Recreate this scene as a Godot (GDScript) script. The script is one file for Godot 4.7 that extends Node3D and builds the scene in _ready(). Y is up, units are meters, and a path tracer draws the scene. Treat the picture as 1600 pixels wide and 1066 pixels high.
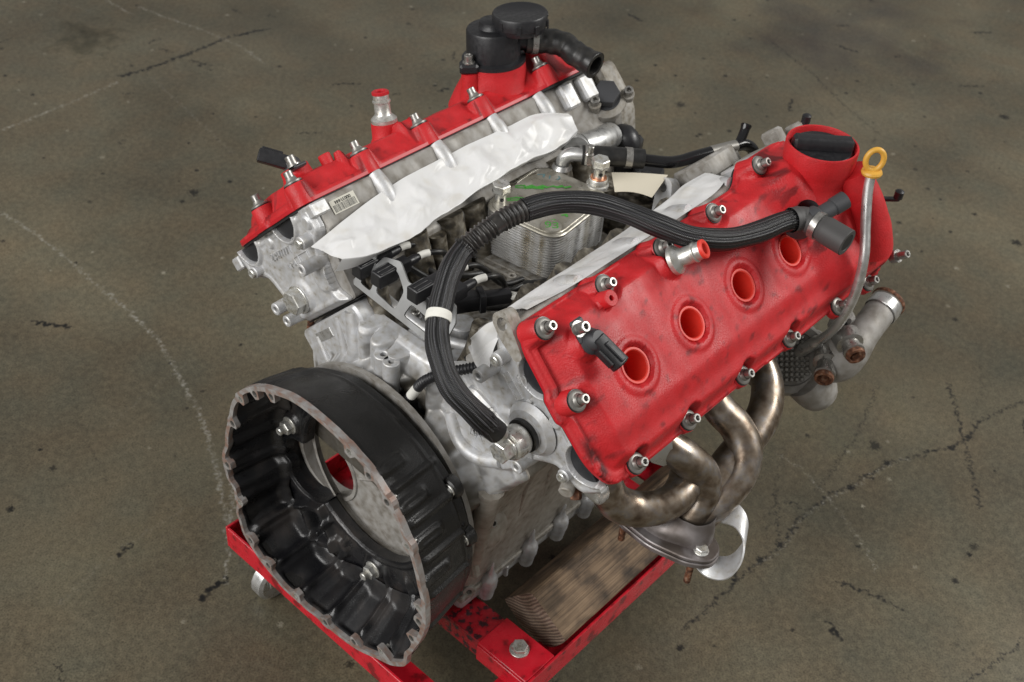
extends Node3D

const S := 0.70710678
const FLOOR := -0.36
const OIL := -0.222          # underside of the engine
const DZ := 0.0176           # the left bank sits this much nearer the bell housing

var TR := Transform3D(Basis(Vector3(S, -S, 0), Vector3(S, S, 0), Vector3(0, 0, 1)), Vector3.ZERO)   # right bank: across, up the bank, along the crank
var TL := Transform3D(Basis(Vector3(S, S, 0), Vector3(-S, S, 0), Vector3(0, 0, 1)), Vector3(0, 0, DZ))
var M := {}
var used := {}
var rng := RandomNumberGenerator.new()
var noise := FastNoiseLite.new()
var cell := FastNoiseLite.new()
var eng: Node3D


# ---------------------------------------------------------------- mesh helpers
class MB:
	var st := SurfaceTool.new()
	var g := 0
	func _init():
		st.begin(Mesh.PRIMITIVE_TRIANGLES)
	func tri(a: Vector3, b: Vector3, c: Vector3):
		st.set_uv(Vector2.ZERO)
		st.add_vertex(a); st.add_vertex(b); st.add_vertex(c)
	func grp():
		g += 1
		st.set_smooth_group(g)
	func sheet(p: Array, nu: int, nv: int, uv := Vector2(1, 1)):   # p[i*(nv+1)+j], one smooth piece
		grp()
		for i in nu:
			for j in nv:
				var k := i * (nv + 1) + j
				var a: Vector3 = p[k]; var b: Vector3 = p[k + 1]; var c: Vector3 = p[k + nv + 2]; var d: Vector3 = p[k + nv + 1]
				var u0 := uv.x * i / nu; var u1 := uv.x * (i + 1) / nu
				var v0 := uv.y * j / nv; var v1 := uv.y * (j + 1) / nv
				st.set_uv(Vector2(u0, v0)); st.add_vertex(a)
				st.set_uv(Vector2(u0, v1)); st.add_vertex(b)
				st.set_uv(Vector2(u1, v1)); st.add_vertex(c)
				st.set_uv(Vector2(u0, v0)); st.add_vertex(a)
				st.set_uv(Vector2(u1, v1)); st.add_vertex(c)
				st.set_uv(Vector2(u1, v0)); st.add_vertex(d)
	func lathe(T: Transform3D, prof: Array, n := 24, a0 := 0.0, a1 := TAU):
		var i := 0
		while i < prof.size() - 1:
			var e := i + 1
			while e < prof.size() - 1:
				var d0: Vector2 = (prof[e] - prof[e - 1]).normalized()
				var d1: Vector2 = (prof[e + 1] - prof[e]).normalized()
				if d0.dot(d1) < 0.8: break
				e += 1
			var pts := []
			for k in n + 1:
				var a := a0 + (a1 - a0) * k / n
				if k == n and absf(a1 - a0 - TAU) < 1e-4: a = a0
				for j in range(i, e + 1):
					pts.append(T * Vector3(prof[j].x * cos(a), prof[j].y, prof[j].x * sin(a)))
			# angle runs backwards so that fronts face out
			var rev := []
			for k in range(n, -1, -1):
				for j in (e - i + 1):
					rev.append(pts[k * (e - i + 1) + j])
			sheet(rev, n, e - i)
			i = e
	func cyl(T: Transform3D, r: float, h: float, n := 20, c := 0.0008, r1 := -1.0):
		if r1 < 0: r1 = r
		lathe(T, [Vector2(0, 0), Vector2(r - c, 0), Vector2(r, c), Vector2(r1, h - c), Vector2(r1 - c, h), Vector2(0, h)], n)
	func prism(T: Transform3D, poly: Array, z0: float, z1: float, b := 0.001, bottom := true, sm := true):
		var n := poly.size()
		var ins := []
		for i in n:
			var p0: Vector2 = poly[(i + n - 1) % n]; var p1: Vector2 = poly[i]; var p2: Vector2 = poly[(i + 1) % n]
			var t0 := (p1 - p0).normalized(); var t1 := (p2 - p1).normalized()
			var n0 := Vector2(-t0.y, t0.x); var n1 := Vector2(-t1.y, t1.x)
			var m := (n0 + n1)
			if m.length() < 0.2: m = n0
			m = m.normalized()
			ins.append(p1 + m * (b / maxf(0.5, m.dot(n0))))
		var rings := [[ins, z0], [poly, z0 + b], [poly, z1 - b], [ins, z1]]
		if not bottom: rings = [[poly, z0], [poly, z1 - b], [ins, z1]]
		for r in rings.size() - 1:
			var i := 0
			var A: Array = rings[r][0]; var B: Array = rings[r + 1][0]
			grp()
			for k in n:
				var k2 := (k + 1) % n
				var a := T * Vector3(A[k].x, A[k].y, rings[r][1]); var b2 := T * Vector3(B[k].x, B[k].y, rings[r + 1][1])
				var c := T * Vector3(B[k2].x, B[k2].y, rings[r + 1][1]); var d := T * Vector3(A[k2].x, A[k2].y, rings[r][1])
				if k > 0:
					var t0 := (poly[k] - poly[k - 1] as Vector2).normalized(); var t1 := (poly[k2] - poly[k] as Vector2).normalized()
					if t0.dot(t1) < 0.82 or not sm: grp()
				tri(a, b2, c); tri(a, c, d)
		var tris := Geometry2D.triangulate_polygon(PackedVector2Array(ins))
		grp()
		var g0 := g
		for k in range(0, tris.size(), 3):
			var a: Vector2 = ins[tris[k]]; var b2: Vector2 = ins[tris[k + 1]]; var c: Vector2 = ins[tris[k + 2]]
			if (b2 - a).cross(c - a) > 0:
				var t := b2; b2 = c; c = t
			st.set_smooth_group(g0)
			tri(T * Vector3(a.x, a.y, z1), T * Vector3(b2.x, b2.y, z1), T * Vector3(c.x, c.y, z1))
			if bottom:
				st.set_smooth_group(g0 + 1)
				tri(T * Vector3(a.x, a.y, z0), T * Vector3(c.x, c.y, z0), T * Vector3(b2.x, b2.y, z0))
		g = g0 + 1
	func box(T: Transform3D, s: Vector3, b := 0.001):
		var x := s.x / 2; var y := s.y / 2
		prism(T, [Vector2(-x, -y + b), Vector2(-x + b, -y), Vector2(x - b, -y), Vector2(x, -y + b), Vector2(x, y - b), Vector2(x - b, y), Vector2(-x + b, y), Vector2(-x, y - b)], -s.z / 2, s.z / 2, b)
	func tube(path: Array, rad: Callable, n := 14, uvk := 40.0, caps := true, squash := 1.0):
		var m := path.size()
		var pts := []
		var up := Vector3(0.13, 0.96, 0.21)
		var N := Vector3.ZERO
		var len := 0.0
		var ends := []
		for i in m:
			var t: Vector3 = (path[mini(i + 1, m - 1)] - path[maxi(i - 1, 0)]).normalized()
			if i == 0: N = (up - t * up.dot(t)).normalized()
			else:
				N = (N - t * N.dot(t)).normalized()
				len += path[i].distance_to(path[i - 1])
			var B := N.cross(t)
			if i == 0 or i == m - 1: ends.append([path[i], t, N, B, i])
			for k in n + 1:
				var a := TAU * (k % n) / n
				var r: float = rad.call(float(i) / (m - 1), a)
				pts.append(path[i] + (N * cos(a) * squash + B * sin(a)) * r)
		var tr := []   # around is u, along is v
		for k in range(n, -1, -1):
			for i in m:
				tr.append(pts[i * (n + 1) + k])
		sheet(tr, n, m - 1, Vector2(1, len * uvk))
		if caps:
			for e in ends:
				grp()
				var r := []
				for k in n + 1: r.append(pts[e[4] * (n + 1) + k])
				for k in n:
					if e[4] == 0: tri(e[0], r[k], r[k + 1])
					else: tri(e[0], r[k + 1], r[k])
	func done() -> ArrayMesh:
		st.generate_normals()
		st.index()
		return st.commit()


func grid_mesh(pts: Array, nu: int, nv: int, cols := PackedColorArray()) -> ArrayMesh:   # smooth indexed sheet; Vector3.INF marks a hole
	var V := PackedVector3Array(); V.resize(pts.size())
	var N := PackedVector3Array(); N.resize(pts.size())
	var UV := PackedVector2Array(); UV.resize(pts.size())
	var idx := PackedInt32Array()
	for k in pts.size():
		var p: Vector3 = pts[k]
		V[k] = p if p.is_finite() else Vector3.ZERO
		UV[k] = Vector2(float(k / (nv + 1)) / nu, float(k % (nv + 1)) / nv)
	for i in nu:
		for j in nv:
			var k := i * (nv + 1) + j
			var ok := 0
			var q := [k, k + 1, k + nv + 2, k + nv + 1]
			var good := []
			for x in q:
				if pts[x].is_finite(): good.append(x)
			if good.size() < 3: continue
			for t in range(1, good.size() - 1):
				var a: int = good[0]; var b: int = good[t]; var c: int = good[t + 1]
				var n := (V[c] - V[a]).cross(V[b] - V[a])
				if n.length_squared() < 1e-18: continue
				idx.append(a); idx.append(b); idx.append(c)
				N[a] += n; N[b] += n; N[c] += n
	for k in N.size():
		N[k] = N[k].normalized() if N[k].length_squared() > 0 else Vector3.UP
	var arr := []
	arr.resize(Mesh.ARRAY_MAX)
	arr[Mesh.ARRAY_VERTEX] = V; arr[Mesh.ARRAY_NORMAL] = N; arr[Mesh.ARRAY_TEX_UV] = UV; arr[Mesh.ARRAY_INDEX] = idx
	if cols.size(): arr[Mesh.ARRAY_COLOR] = cols
	var am := ArrayMesh.new()
	am.add_surface_from_arrays(Mesh.PRIMITIVE_TRIANGLES, arr)
	return am


func frame(pos: Vector3, y: Vector3, xh := Vector3(0.3, 0.1, 1)) -> Transform3D:   # a frame whose y axis points along y
	y = y.normalized()
	var x := (xh - y * xh.dot(y)).normalized()
	return Transform3D(Basis(x, y, x.cross(y)), pos)

func zframe(pos: Vector3, z: Vector3, xh := Vector3(1, 0, 0)) -> Transform3D:
	z = z.normalized()
	var x := (xh - z * xh.dot(z)).normalized()
	return Transform3D(Basis(x, z.cross(x), z), pos)

func spline(c: Array, n: int) -> Array:   # Catmull-Rom through the points, evenly spaced
	var cv := Curve3D.new()
	cv.bake_interval = 0.002
	for i in c.size():
		var t: Vector3 = (c[mini(i + 1, c.size() - 1)] - c[maxi(i - 1, 0)]) / 6.0
		cv.add_point(c[i], -t, t)
	var L := cv.get_baked_length()
	var out := []
	for i in n + 1: out.append(cv.sample_baked(L * i / n, true))
	return out

func rounded(p: Array, r: float, n := 4) -> Array:   # polygon with its corners rounded
	var out := []
	var m := p.size()
	for i in m:
		var a: Vector2 = p[(i + m - 1) % m]; var b: Vector2 = p[i]; var c: Vector2 = p[(i + 1) % m]
		var d := minf(r, minf(a.distance_to(b), b.distance_to(c)) * 0.45)
		var s := b + (a - b).normalized() * d; var e := b + (c - b).normalized() * d
		for k in n + 1:
			var t := float(k) / n
			out.append(s.lerp(b, t).lerp(b.lerp(e, t), t))
	return out

func circle(r: float, n := 24, c := Vector2.ZERO) -> Array:
	var o := []
	for i in n: o.append(c + Vector2(cos(TAU * i / n), sin(TAU * i / n)) * r)
	return o

func dist_poly(p: Vector2, poly: Array) -> Vector3:   # signed distance (inside positive) and the nearest border point
	var best := 1e9
	var q := Vector2.ZERO
	var inside := false
	var n := poly.size()
	var a: Vector2 = poly[n - 1]
	for i in n:
		var b: Vector2 = poly[i]
		var ab := b - a
		var t := clampf((p - a).dot(ab) / ab.length_squared(), 0, 1)
		var c := a + ab * t
		var d := p.distance_squared_to(c)
		if d < best:
			best = d; q = c
		if (a.y > p.y) != (b.y > p.y) and p.x < ab.x * (p.y - a.y) / ab.y + a.x: inside = not inside
		a = b
	return Vector3(sqrt(best) * (1.0 if inside else -1.0), q.x, q.y)

func sstep(a: float, b: float, x: float) -> float:
	var t := clampf((x - a) / (b - a), 0, 1)
	return t * t * (3 - 2 * t)

func smax(a: float, b: float, k: float) -> float:
	var h := maxf(k - absf(a - b), 0) / k
	return maxf(a, b) + h * h * k * 0.25


# ---------------------------------------------------------------- node helpers
func numbered(parent: Node, called: String) -> String:
	var key := str(parent.get_instance_id()) + called
	var n: int = used.get(key, 0)
	used[key] = n + 1
	return called if n == 0 else "%s_%03d" % [called, n]

func thing(called: String, label: String, category: String, at := Vector3.ZERO) -> Node3D:
	var o := Node3D.new()
	o.name = numbered(self, called)
	add_child(o, true)
	o.position = at
	o.set_meta("label", label); o.set_meta("category", category)
	return o

func part(called: String, mesh: Mesh, mat: Material, parent: Node3D, xf := Transform3D.IDENTITY, label := "") -> MeshInstance3D:
	# geometry is given in world places; a thing's own place is taken off again for its direct parts
	var o := MeshInstance3D.new()
	o.name = numbered(parent, called)
	o.mesh = mesh
	o.material_override = mat
	if parent != self and parent.get_parent() == self: xf = Transform3D(Basis.IDENTITY, -parent.position) * xf
	o.transform = xf
	parent.add_child(o, true)
	if label: o.set_meta("label", label)
	return o


# ---------------------------------------------------------------- materials
func lin(r: float, g: float, b: float) -> Color:
	return Color(r, g, b).linear_to_srgb()

func ntex(seed_: int, freq: float, oct: int, ramp: Array, size := 256, kind := FastNoiseLite.TYPE_SIMPLEX_SMOOTH, normal := 0.0) -> NoiseTexture2D:
	var n := FastNoiseLite.new()
	n.seed = seed_; n.frequency = freq; n.noise_type = kind
	n.fractal_type = FastNoiseLite.FRACTAL_FBM if oct > 1 else FastNoiseLite.FRACTAL_NONE
	n.fractal_octaves = oct
	if kind == FastNoiseLite.TYPE_CELLULAR: n.cellular_return_type = FastNoiseLite.RETURN_DISTANCE
	var t := NoiseTexture2D.new()
	t.width = size; t.height = size; t.seamless = true; t.noise = n
	if normal > 0:
		t.as_normal_map = true; t.bump_strength = normal
	elif ramp.size():
		var g := Gradient.new()
		var off := PackedFloat32Array(); var cs := PackedColorArray()
		for r in ramp:
			off.append(r[0]); cs.append(lin(r[1], r[2], r[3]))
		g.offsets = off; g.colors = cs
		t.color_ramp = g
	return t

func rgh(seed_: int, freq: float, lo: float, hi: float) -> NoiseTexture2D:
	var t := ntex(seed_, freq, 4, [], 256)
	var g := Gradient.new()
	g.offsets = PackedFloat32Array([0.25, 0.75]); g.colors = PackedColorArray([Color(lo, lo, lo), Color(hi, hi, hi)])
	t.color_ramp = g
	return t

func mat(called: String, c: Color, rough: float, metal := 0.0, o := {}) -> StandardMaterial3D:
	var m := StandardMaterial3D.new()
	m.resource_name = called
	m.albedo_color = c
	m.roughness = rough; m.metallic = metal
	m.cull_mode = BaseMaterial3D.CULL_DISABLED
	if o.has("tex"):
		m.albedo_texture = o.tex
	if o.has("rtex"):
		m.roughness = 1.0; m.roughness_texture = o.rtex
	if o.has("ntex"):
		m.normal_enabled = true; m.normal_texture = o.ntex; m.normal_scale = o.get("ns", 1.0)
	if o.has("scale"):
		m.uv1_triplanar = true; m.uv1_world_triplanar = true
		m.uv1_scale = o.scale if o.scale is Vector3 else Vector3.ONE * o.scale
	if o.has("coat"):
		m.clearcoat_enabled = true; m.clearcoat = o.coat; m.clearcoat_roughness = o.get("coatr", 0.1)
	if o.has("spec"): m.metallic_specular = o.spec
	M[called] = m
	return m

func materials():
	var fine := ntex(3, 0.30, 2, [], 512, FastNoiseLite.TYPE_SIMPLEX_SMOOTH, 2.0)
	var pebble := ntex(4, 0.24, 2, [], 512, FastNoiseLite.TYPE_CELLULAR, 4.0)
	var r1 := rgh(9, 0.02, 0.36, 0.62)
	var r2 := rgh(10, 0.02, 0.5, 0.85)
	var r3 := rgh(11, 0.03, 0.22, 0.5)
	mat("aluminium", Color.WHITE, 0.5, 0.45, {"tex": ntex(21, 0.03, 5, [[0.02, 0.30, 0.27, 0.22], [0.25, 0.50, 0.49, 0.47], [0.6, 0.57, 0.575, 0.585], [0.9, 0.62, 0.63, 0.65]], 512), "rtex": r1, "ntex": fine, "ns": 0.28, "scale": 5.0})
	mat("dusty_aluminium", Color.WHITE, 0.55, 0.4, {"tex": ntex(22, 0.035, 6, [[0.02, 0.13, 0.115, 0.09], [0.28, 0.27, 0.245, 0.205], [0.5, 0.35, 0.33, 0.295], [0.9, 0.44, 0.43, 0.41]], 512), "rtex": r2, "ntex": fine, "ns": 0.45, "scale": 5.0})
	mat("oily_casting", Color.WHITE, 0.6, 0.2, {"tex": ntex(23, 0.024, 6, [[0.15, 0.014, 0.012, 0.010], [0.42, 0.07, 0.058, 0.04], [0.62, 0.16, 0.14, 0.105], [0.85, 0.33, 0.31, 0.27]], 512), "rtex": r1, "ntex": fine, "ns": 0.6, "scale": 5.0})
	mat("tan_casting", Color.WHITE, 0.6, 0.2, {"tex": ntex(24, 0.03, 6, [[0.03, 0.13, 0.112, 0.09], [0.25, 0.29, 0.26, 0.22], [0.6, 0.37, 0.34, 0.295], [0.9, 0.43, 0.405, 0.365]], 512), "rtex": r2, "ntex": fine, "ns": 0.45, "scale": 4.0})
	mat("wall_aluminium", Color.WHITE, 0.55, 0.3, {"tex": ntex(25, 0.018, 5, [[0.05, 0.17, 0.15, 0.125], [0.45, 0.29, 0.275, 0.25], [0.9, 0.40, 0.39, 0.375]], 512), "rtex": r2, "ntex": fine, "ns": 0.4, "scale": 5.0})
	mat("machined", lin(0.55, 0.55, 0.54), 0.35, 0.8, {"rtex": r3, "scale": 9.0})
	mat("cooler_plate", Color.WHITE, 0.4, 0.6, {"tex": ntex(26, 0.012, 4, [[0.3, 0.30, 0.28, 0.23], [0.7, 0.44, 0.42, 0.37]], 256), "rtex": r3, "scale": 8.0})
	mat("cooler_fins", Color.WHITE, 0.35, 0.75, {"tex": ntex(27, 0.02, 5, [[0.10, 0.30, 0.27, 0.21], [0.35, 0.58, 0.57, 0.55], [0.8, 0.70, 0.70, 0.70]], 256), "rtex": r3, "scale": 7.0})
	mat("red_crackle", Color.WHITE, 0.6, 0.0, {"tex": ntex(31, 0.018, 5, [[0.1, 0.41, 0.012, 0.015], [0.45, 0.50, 0.012, 0.016], [0.75, 0.54, 0.015, 0.020], [0.95, 0.56, 0.024, 0.030]], 512), "rtex": rgh(12, 0.015, 0.42, 0.66), "ntex": pebble, "ns": 0.28, "scale": 4.5})
	M.red_crackle.vertex_color_use_as_albedo = true
	var sa: StandardMaterial3D = M.aluminium.duplicate()
	sa.vertex_color_use_as_albedo = true; sa.resource_name = "stained_aluminium"; M["stained_aluminium"] = sa
	var rp: StandardMaterial3D = M.red_crackle.duplicate()
	rp.vertex_color_use_as_albedo = false; rp.resource_name = "red_plain"; M["red_plain"] = rp
	mat("red_gloss_plain", lin(0.46, 0.011, 0.018), 0.4)
	mat("red_plastic", lin(0.72, 0.045, 0.028), 0.4, 0.0)
	mat("red_gloss", Color.WHITE, 0.3, 0.0, {"tex": ntex(32, 0.02, 5, [[0.22, 0.20, 0.008, 0.012], [0.4, 0.50, 0.010, 0.022], [0.8, 0.56, 0.014, 0.028]], 256), "rtex": rgh(13, 0.02, 0.18, 0.4), "scale": 5.0})
	mat("worn_red", Color.WHITE, 0.4, 0.0, {"tex": ntex(33, 0.03, 5, [[0.0, 0.03, 0.012, 0.014], [0.30, 0.05, 0.010, 0.014], [0.40, 0.30, 0.008, 0.016], [0.8, 0.42, 0.01, 0.02]], 256), "rtex": rgh(13, 0.02, 0.2, 0.5), "scale": 9.0})
	var sp := ntex(35, 0.35, 2, [[0.0, 0.010, 0.010, 0.011], [0.72, 0.013, 0.0125, 0.012], [0.82, 0.10, 0.09, 0.065]], 512)
	mat("bell_black", Color.WHITE, 0.4, 0.0, {"tex": sp, "rtex": rgh(14, 0.02, 0.26, 0.5), "ntex": pebble, "ns": 0.3, "scale": 5.0})
	mat("bell_inner", Color.WHITE, 0.3, 0.0, {"tex": ntex(36, 0.012, 5, [[0.3, 0.006, 0.006, 0.007], [0.6, 0.012, 0.012, 0.013], [0.85, 0.035, 0.03, 0.028]], 256), "rtex": rgh(15, 0.02, 0.2, 0.42), "ntex": fine, "ns": 0.35, "scale": 5.0})
	mat("flange_face", Color.WHITE, 0.5, 0.45, {"tex": ntex(37, 0.02, 5, [[0.15, 0.30, 0.185, 0.145], [0.42, 0.32, 0.265, 0.24], [0.6, 0.36, 0.345, 0.335], [0.9, 0.44, 0.43, 0.42]], 512), "rtex": r1, "scale": 5.0})
	mat("black_plastic", lin(0.014, 0.014, 0.016), 0.38, 0.0, {"rtex": rgh(16, 0.03, 0.3, 0.5), "ntex": fine, "ns": 0.12, "scale": 14.0})
	mat("grey_plastic", lin(0.045, 0.046, 0.05), 0.5)
	mat("dusty_rubber", lin(0.055, 0.053, 0.052), 0.6)
	mat("rubber", Color.WHITE, 0.45, 0.0, {"tex": ntex(38, 0.02, 5, [[0.3, 0.010, 0.010, 0.010], [0.65, 0.02, 0.019, 0.018], [0.85, 0.055, 0.05, 0.042]], 256), "rtex": rgh(17, 0.03, 0.28, 0.55), "scale": 8.0})
	mat("ribbed_rubber", Color.WHITE, 0.35, 0.0, {"tex": ntex(38, 0.03, 4, [[0.3, 0.016, 0.015, 0.014], [0.7, 0.05, 0.046, 0.042]], 256), "scale": 9.0})
	mat("black_gloss", lin(0.008, 0.008, 0.009), 0.16)
	mat("dark", lin(0.010, 0.010, 0.010), 0.7)
	mat("cam_plug", lin(0.016, 0.017, 0.020), 0.42, 0.0, {"ntex": fine, "ns": 0.1, "scale": 14.0})
	mat("steel", lin(0.36, 0.35, 0.33), 0.36, 0.85, {"rtex": r3, "scale": 20.0})
	mat("zinc", Color.WHITE, 0.3, 0.75, {"tex": ntex(39, 0.03, 3, [[0.2, 0.50, 0.48, 0.42], [0.6, 0.64, 0.64, 0.62]], 128), "rtex": r3, "scale": 20.0})
	mat("washer", lin(0.27, 0.26, 0.24), 0.42, 0.6)
	mat("dark_steel", lin(0.10, 0.10, 0.10), 0.4, 0.7)
	mat("rusty", Color.WHITE, 0.75, 0.2, {"tex": ntex(40, 0.05, 4, [[0.3, 0.06, 0.025, 0.014], [0.6, 0.22, 0.085, 0.04], [0.8, 0.30, 0.20, 0.14]], 128), "scale": 18.0})
	mat("header_steel", Color.WHITE, 0.35, 0.85, {"tex": ntex(41, 0.018, 5, [[0.15, 0.10, 0.072, 0.052], [0.4, 0.225, 0.175, 0.130], [0.6, 0.32, 0.275, 0.225], [0.75, 0.30, 0.285, 0.29], [0.92, 0.44, 0.40, 0.33]], 512), "rtex": rgh(18, 0.02, 0.24, 0.5), "ntex": fine, "ns": 0.1, "scale": 5.0})
	mat("header_flange", Color.WHITE, 0.5, 0.7, {"tex": ntex(42, 0.014, 4, [[0.3, 0.12, 0.10, 0.09], [0.7, 0.27, 0.25, 0.25]], 256), "rtex": r1, "scale": 6.0})
	mat("film", Color.WHITE, 0.35, 0.0, {"tex": ntex(43, 0.012, 4, [[0.1, 0.60, 0.58, 0.54], [0.35, 0.69, 0.69, 0.685], [0.8, 0.72, 0.72, 0.725]], 256), "scale": 5.0})
	mat("paper", lin(0.62, 0.57, 0.46), 0.8)
	mat("label_paper", lin(0.62, 0.61, 0.55), 0.6)
	mat("yellow_plastic", lin(0.66, 0.36, 0.055), 0.42)
	mat("copper", lin(0.60, 0.27, 0.15), 0.35, 0.8)
	mat("white_paint", lin(0.75, 0.74, 0.68), 0.6)
	mat("sleeve_white", lin(0.72, 0.71, 0.66), 0.5)
	mat("green_marker", lin(0.05, 0.27, 0.035), 0.5)
	mat("blue_marker", lin(0.10, 0.20, 0.22), 0.5)
	mat("bracket_grey", Color.WHITE, 0.45, 0.5, {"tex": ntex(44, 0.02, 4, [[0.3, 0.19, 0.19, 0.185], [0.7, 0.26, 0.265, 0.265]], 128), "scale": 8.0})
	mat("wood", Color.WHITE, 0.75, 0.0, {"tex": ntex(45, 0.02, 6, [[0.1, 0.07, 0.046, 0.028], [0.35, 0.155, 0.102, 0.060], [0.55, 0.235, 0.155, 0.092], [0.85, 0.32, 0.225, 0.14]], 512), "ntex": ntex(46, 0.05, 4, [], 512, FastNoiseLite.TYPE_SIMPLEX_SMOOTH, 6.0), "ns": 0.8, "scale": Vector3(42, 42, 0.7)})
	M.wood.detail_enabled = true; M.wood.detail_blend_mode = BaseMaterial3D.BLEND_MODE_MUL; M.wood.detail_uv_layer = BaseMaterial3D.DETAIL_UV_2
	M.wood.detail_albedo = ntex(47, 0.02, 5, [[0.25, 0.20, 0.20, 0.21], [0.45, 0.62, 0.61, 0.61], [0.7, 1.0, 1.0, 1.0]], 256)
	M.wood.uv2_triplanar = true; M.wood.uv2_world_triplanar = true; M.wood.uv2_scale = Vector3(6, 6, 3)
	# braided sleeve: chevrons as a small computed tile
	var n := 128
	var im := Image.create(n, n, false, Image.FORMAT_RGB8)
	var hm := Image.create(n, n, false, Image.FORMAT_RGB8)
	for y in n:
		for x in n:
			var col := x / 16
			var dirn := 1 if col % 2 == 0 else -1
			var w := 0.5 + 0.5 * sin(TAU * (float(y) / 16.0 + dirn * float(x % 16) / 26.0))
			var e := sin(PI * (float(x % 16) + 0.5) / 16.0)
			var v := clampf(w * e, 0, 1)
			var c := lerpf(0.045, 0.42 if col % 2 == 0 else 0.20, v * v)
			im.set_pixel(x, y, Color(c, c, c * 1.06))
			hm.set_pixel(x, y, Color(v, v, v))
	var hb: Image = hm.duplicate()
	hb.bump_map_to_normal_map(4.0)
	var b := StandardMaterial3D.new()
	b.resource_name = "braid"; b.cull_mode = BaseMaterial3D.CULL_DISABLED
	b.albedo_texture = ImageTexture.create_from_image(im)
	b.normal_enabled = true; b.normal_texture = ImageTexture.create_from_image(hb); b.normal_scale = 0.8
	b.roughness = 0.34
	b.uv1_scale = Vector3(3, 1, 1)
	M.braid = b


# ---------------------------------------------------------------- camera, light, air
func _ready():
	rng.seed = 7
	noise.seed = 5; noise.frequency = 1.0; noise.fractal_octaves = 3
	cell.seed = 8; cell.frequency = 1.0; cell.noise_type = FastNoiseLite.TYPE_SIMPLEX_SMOOTH; cell.fractal_type = FastNoiseLite.FRACTAL_RIDGED; cell.fractal_octaves = 3
	var cam := Camera3D.new()
	cam.name = "camera"
	var right := Vector3(0.736896, 0.070098, -0.672362); var up := Vector3(-0.475714, 0.760427, -0.442094)
	cam.transform = Transform3D(Basis(right, up, right.cross(up)).orthonormalized(), Vector3(0.7537, 1.0991, 0.9847))
	cam.fov = 32.312
	cam.near = 0.02; cam.far = 60.0
	var at := CameraAttributesPhysical.new()
	at.frustum_focal_length = 41.42
	at.frustum_focus_distance = 1.32
	at.exposure_aperture = 9.0
	cam.attributes = at
	add_child(cam)
	cam.fov = 32.312
	var we := WorldEnvironment.new()
	we.name = "environment"
	var e := Environment.new()
	e.background_mode = Environment.BG_COLOR
	e.background_color = lin(1.0, 0.985, 0.96)
	e.background_energy_multiplier = 0.26
	e.tonemap_mode = Environment.TONE_MAPPER_LINEAR
	e.tonemap_exposure = 1.1
	e.sdfgi_enabled = true; e.ssao_enabled = true; e.ssil_enabled = true
	we.environment = e
	add_child(we)
	area("door_light", Vector3(-0.7, 2.5, 4.0), Vector3(0, 0.0, 0), Vector2(4.4, 2.4), 21.0, lin(1.0, 0.985, 0.965))
	area("roof_light", Vector3(2.4, 2.7, -2.6), Vector3(0.3, 0, -0.4), Vector2(2.2, 1.4), 13.0, lin(1.0, 0.985, 0.95))
	materials()
	build_floor()
	build_dolly()
	build_engine()
	build_covers()


func area(called: String, pos: Vector3, target: Vector3, size: Vector2, energy: float, c: Color):
	var l := AreaLight3D.new()
	l.name = called
	l.area_size = size
	l.light_energy = energy
	l.light_color = c
	l.shadow_enabled = true
	l.area_range = 20.0
	add_child(l)
	l.look_at_from_position(pos, target, Vector3.UP)


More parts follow.
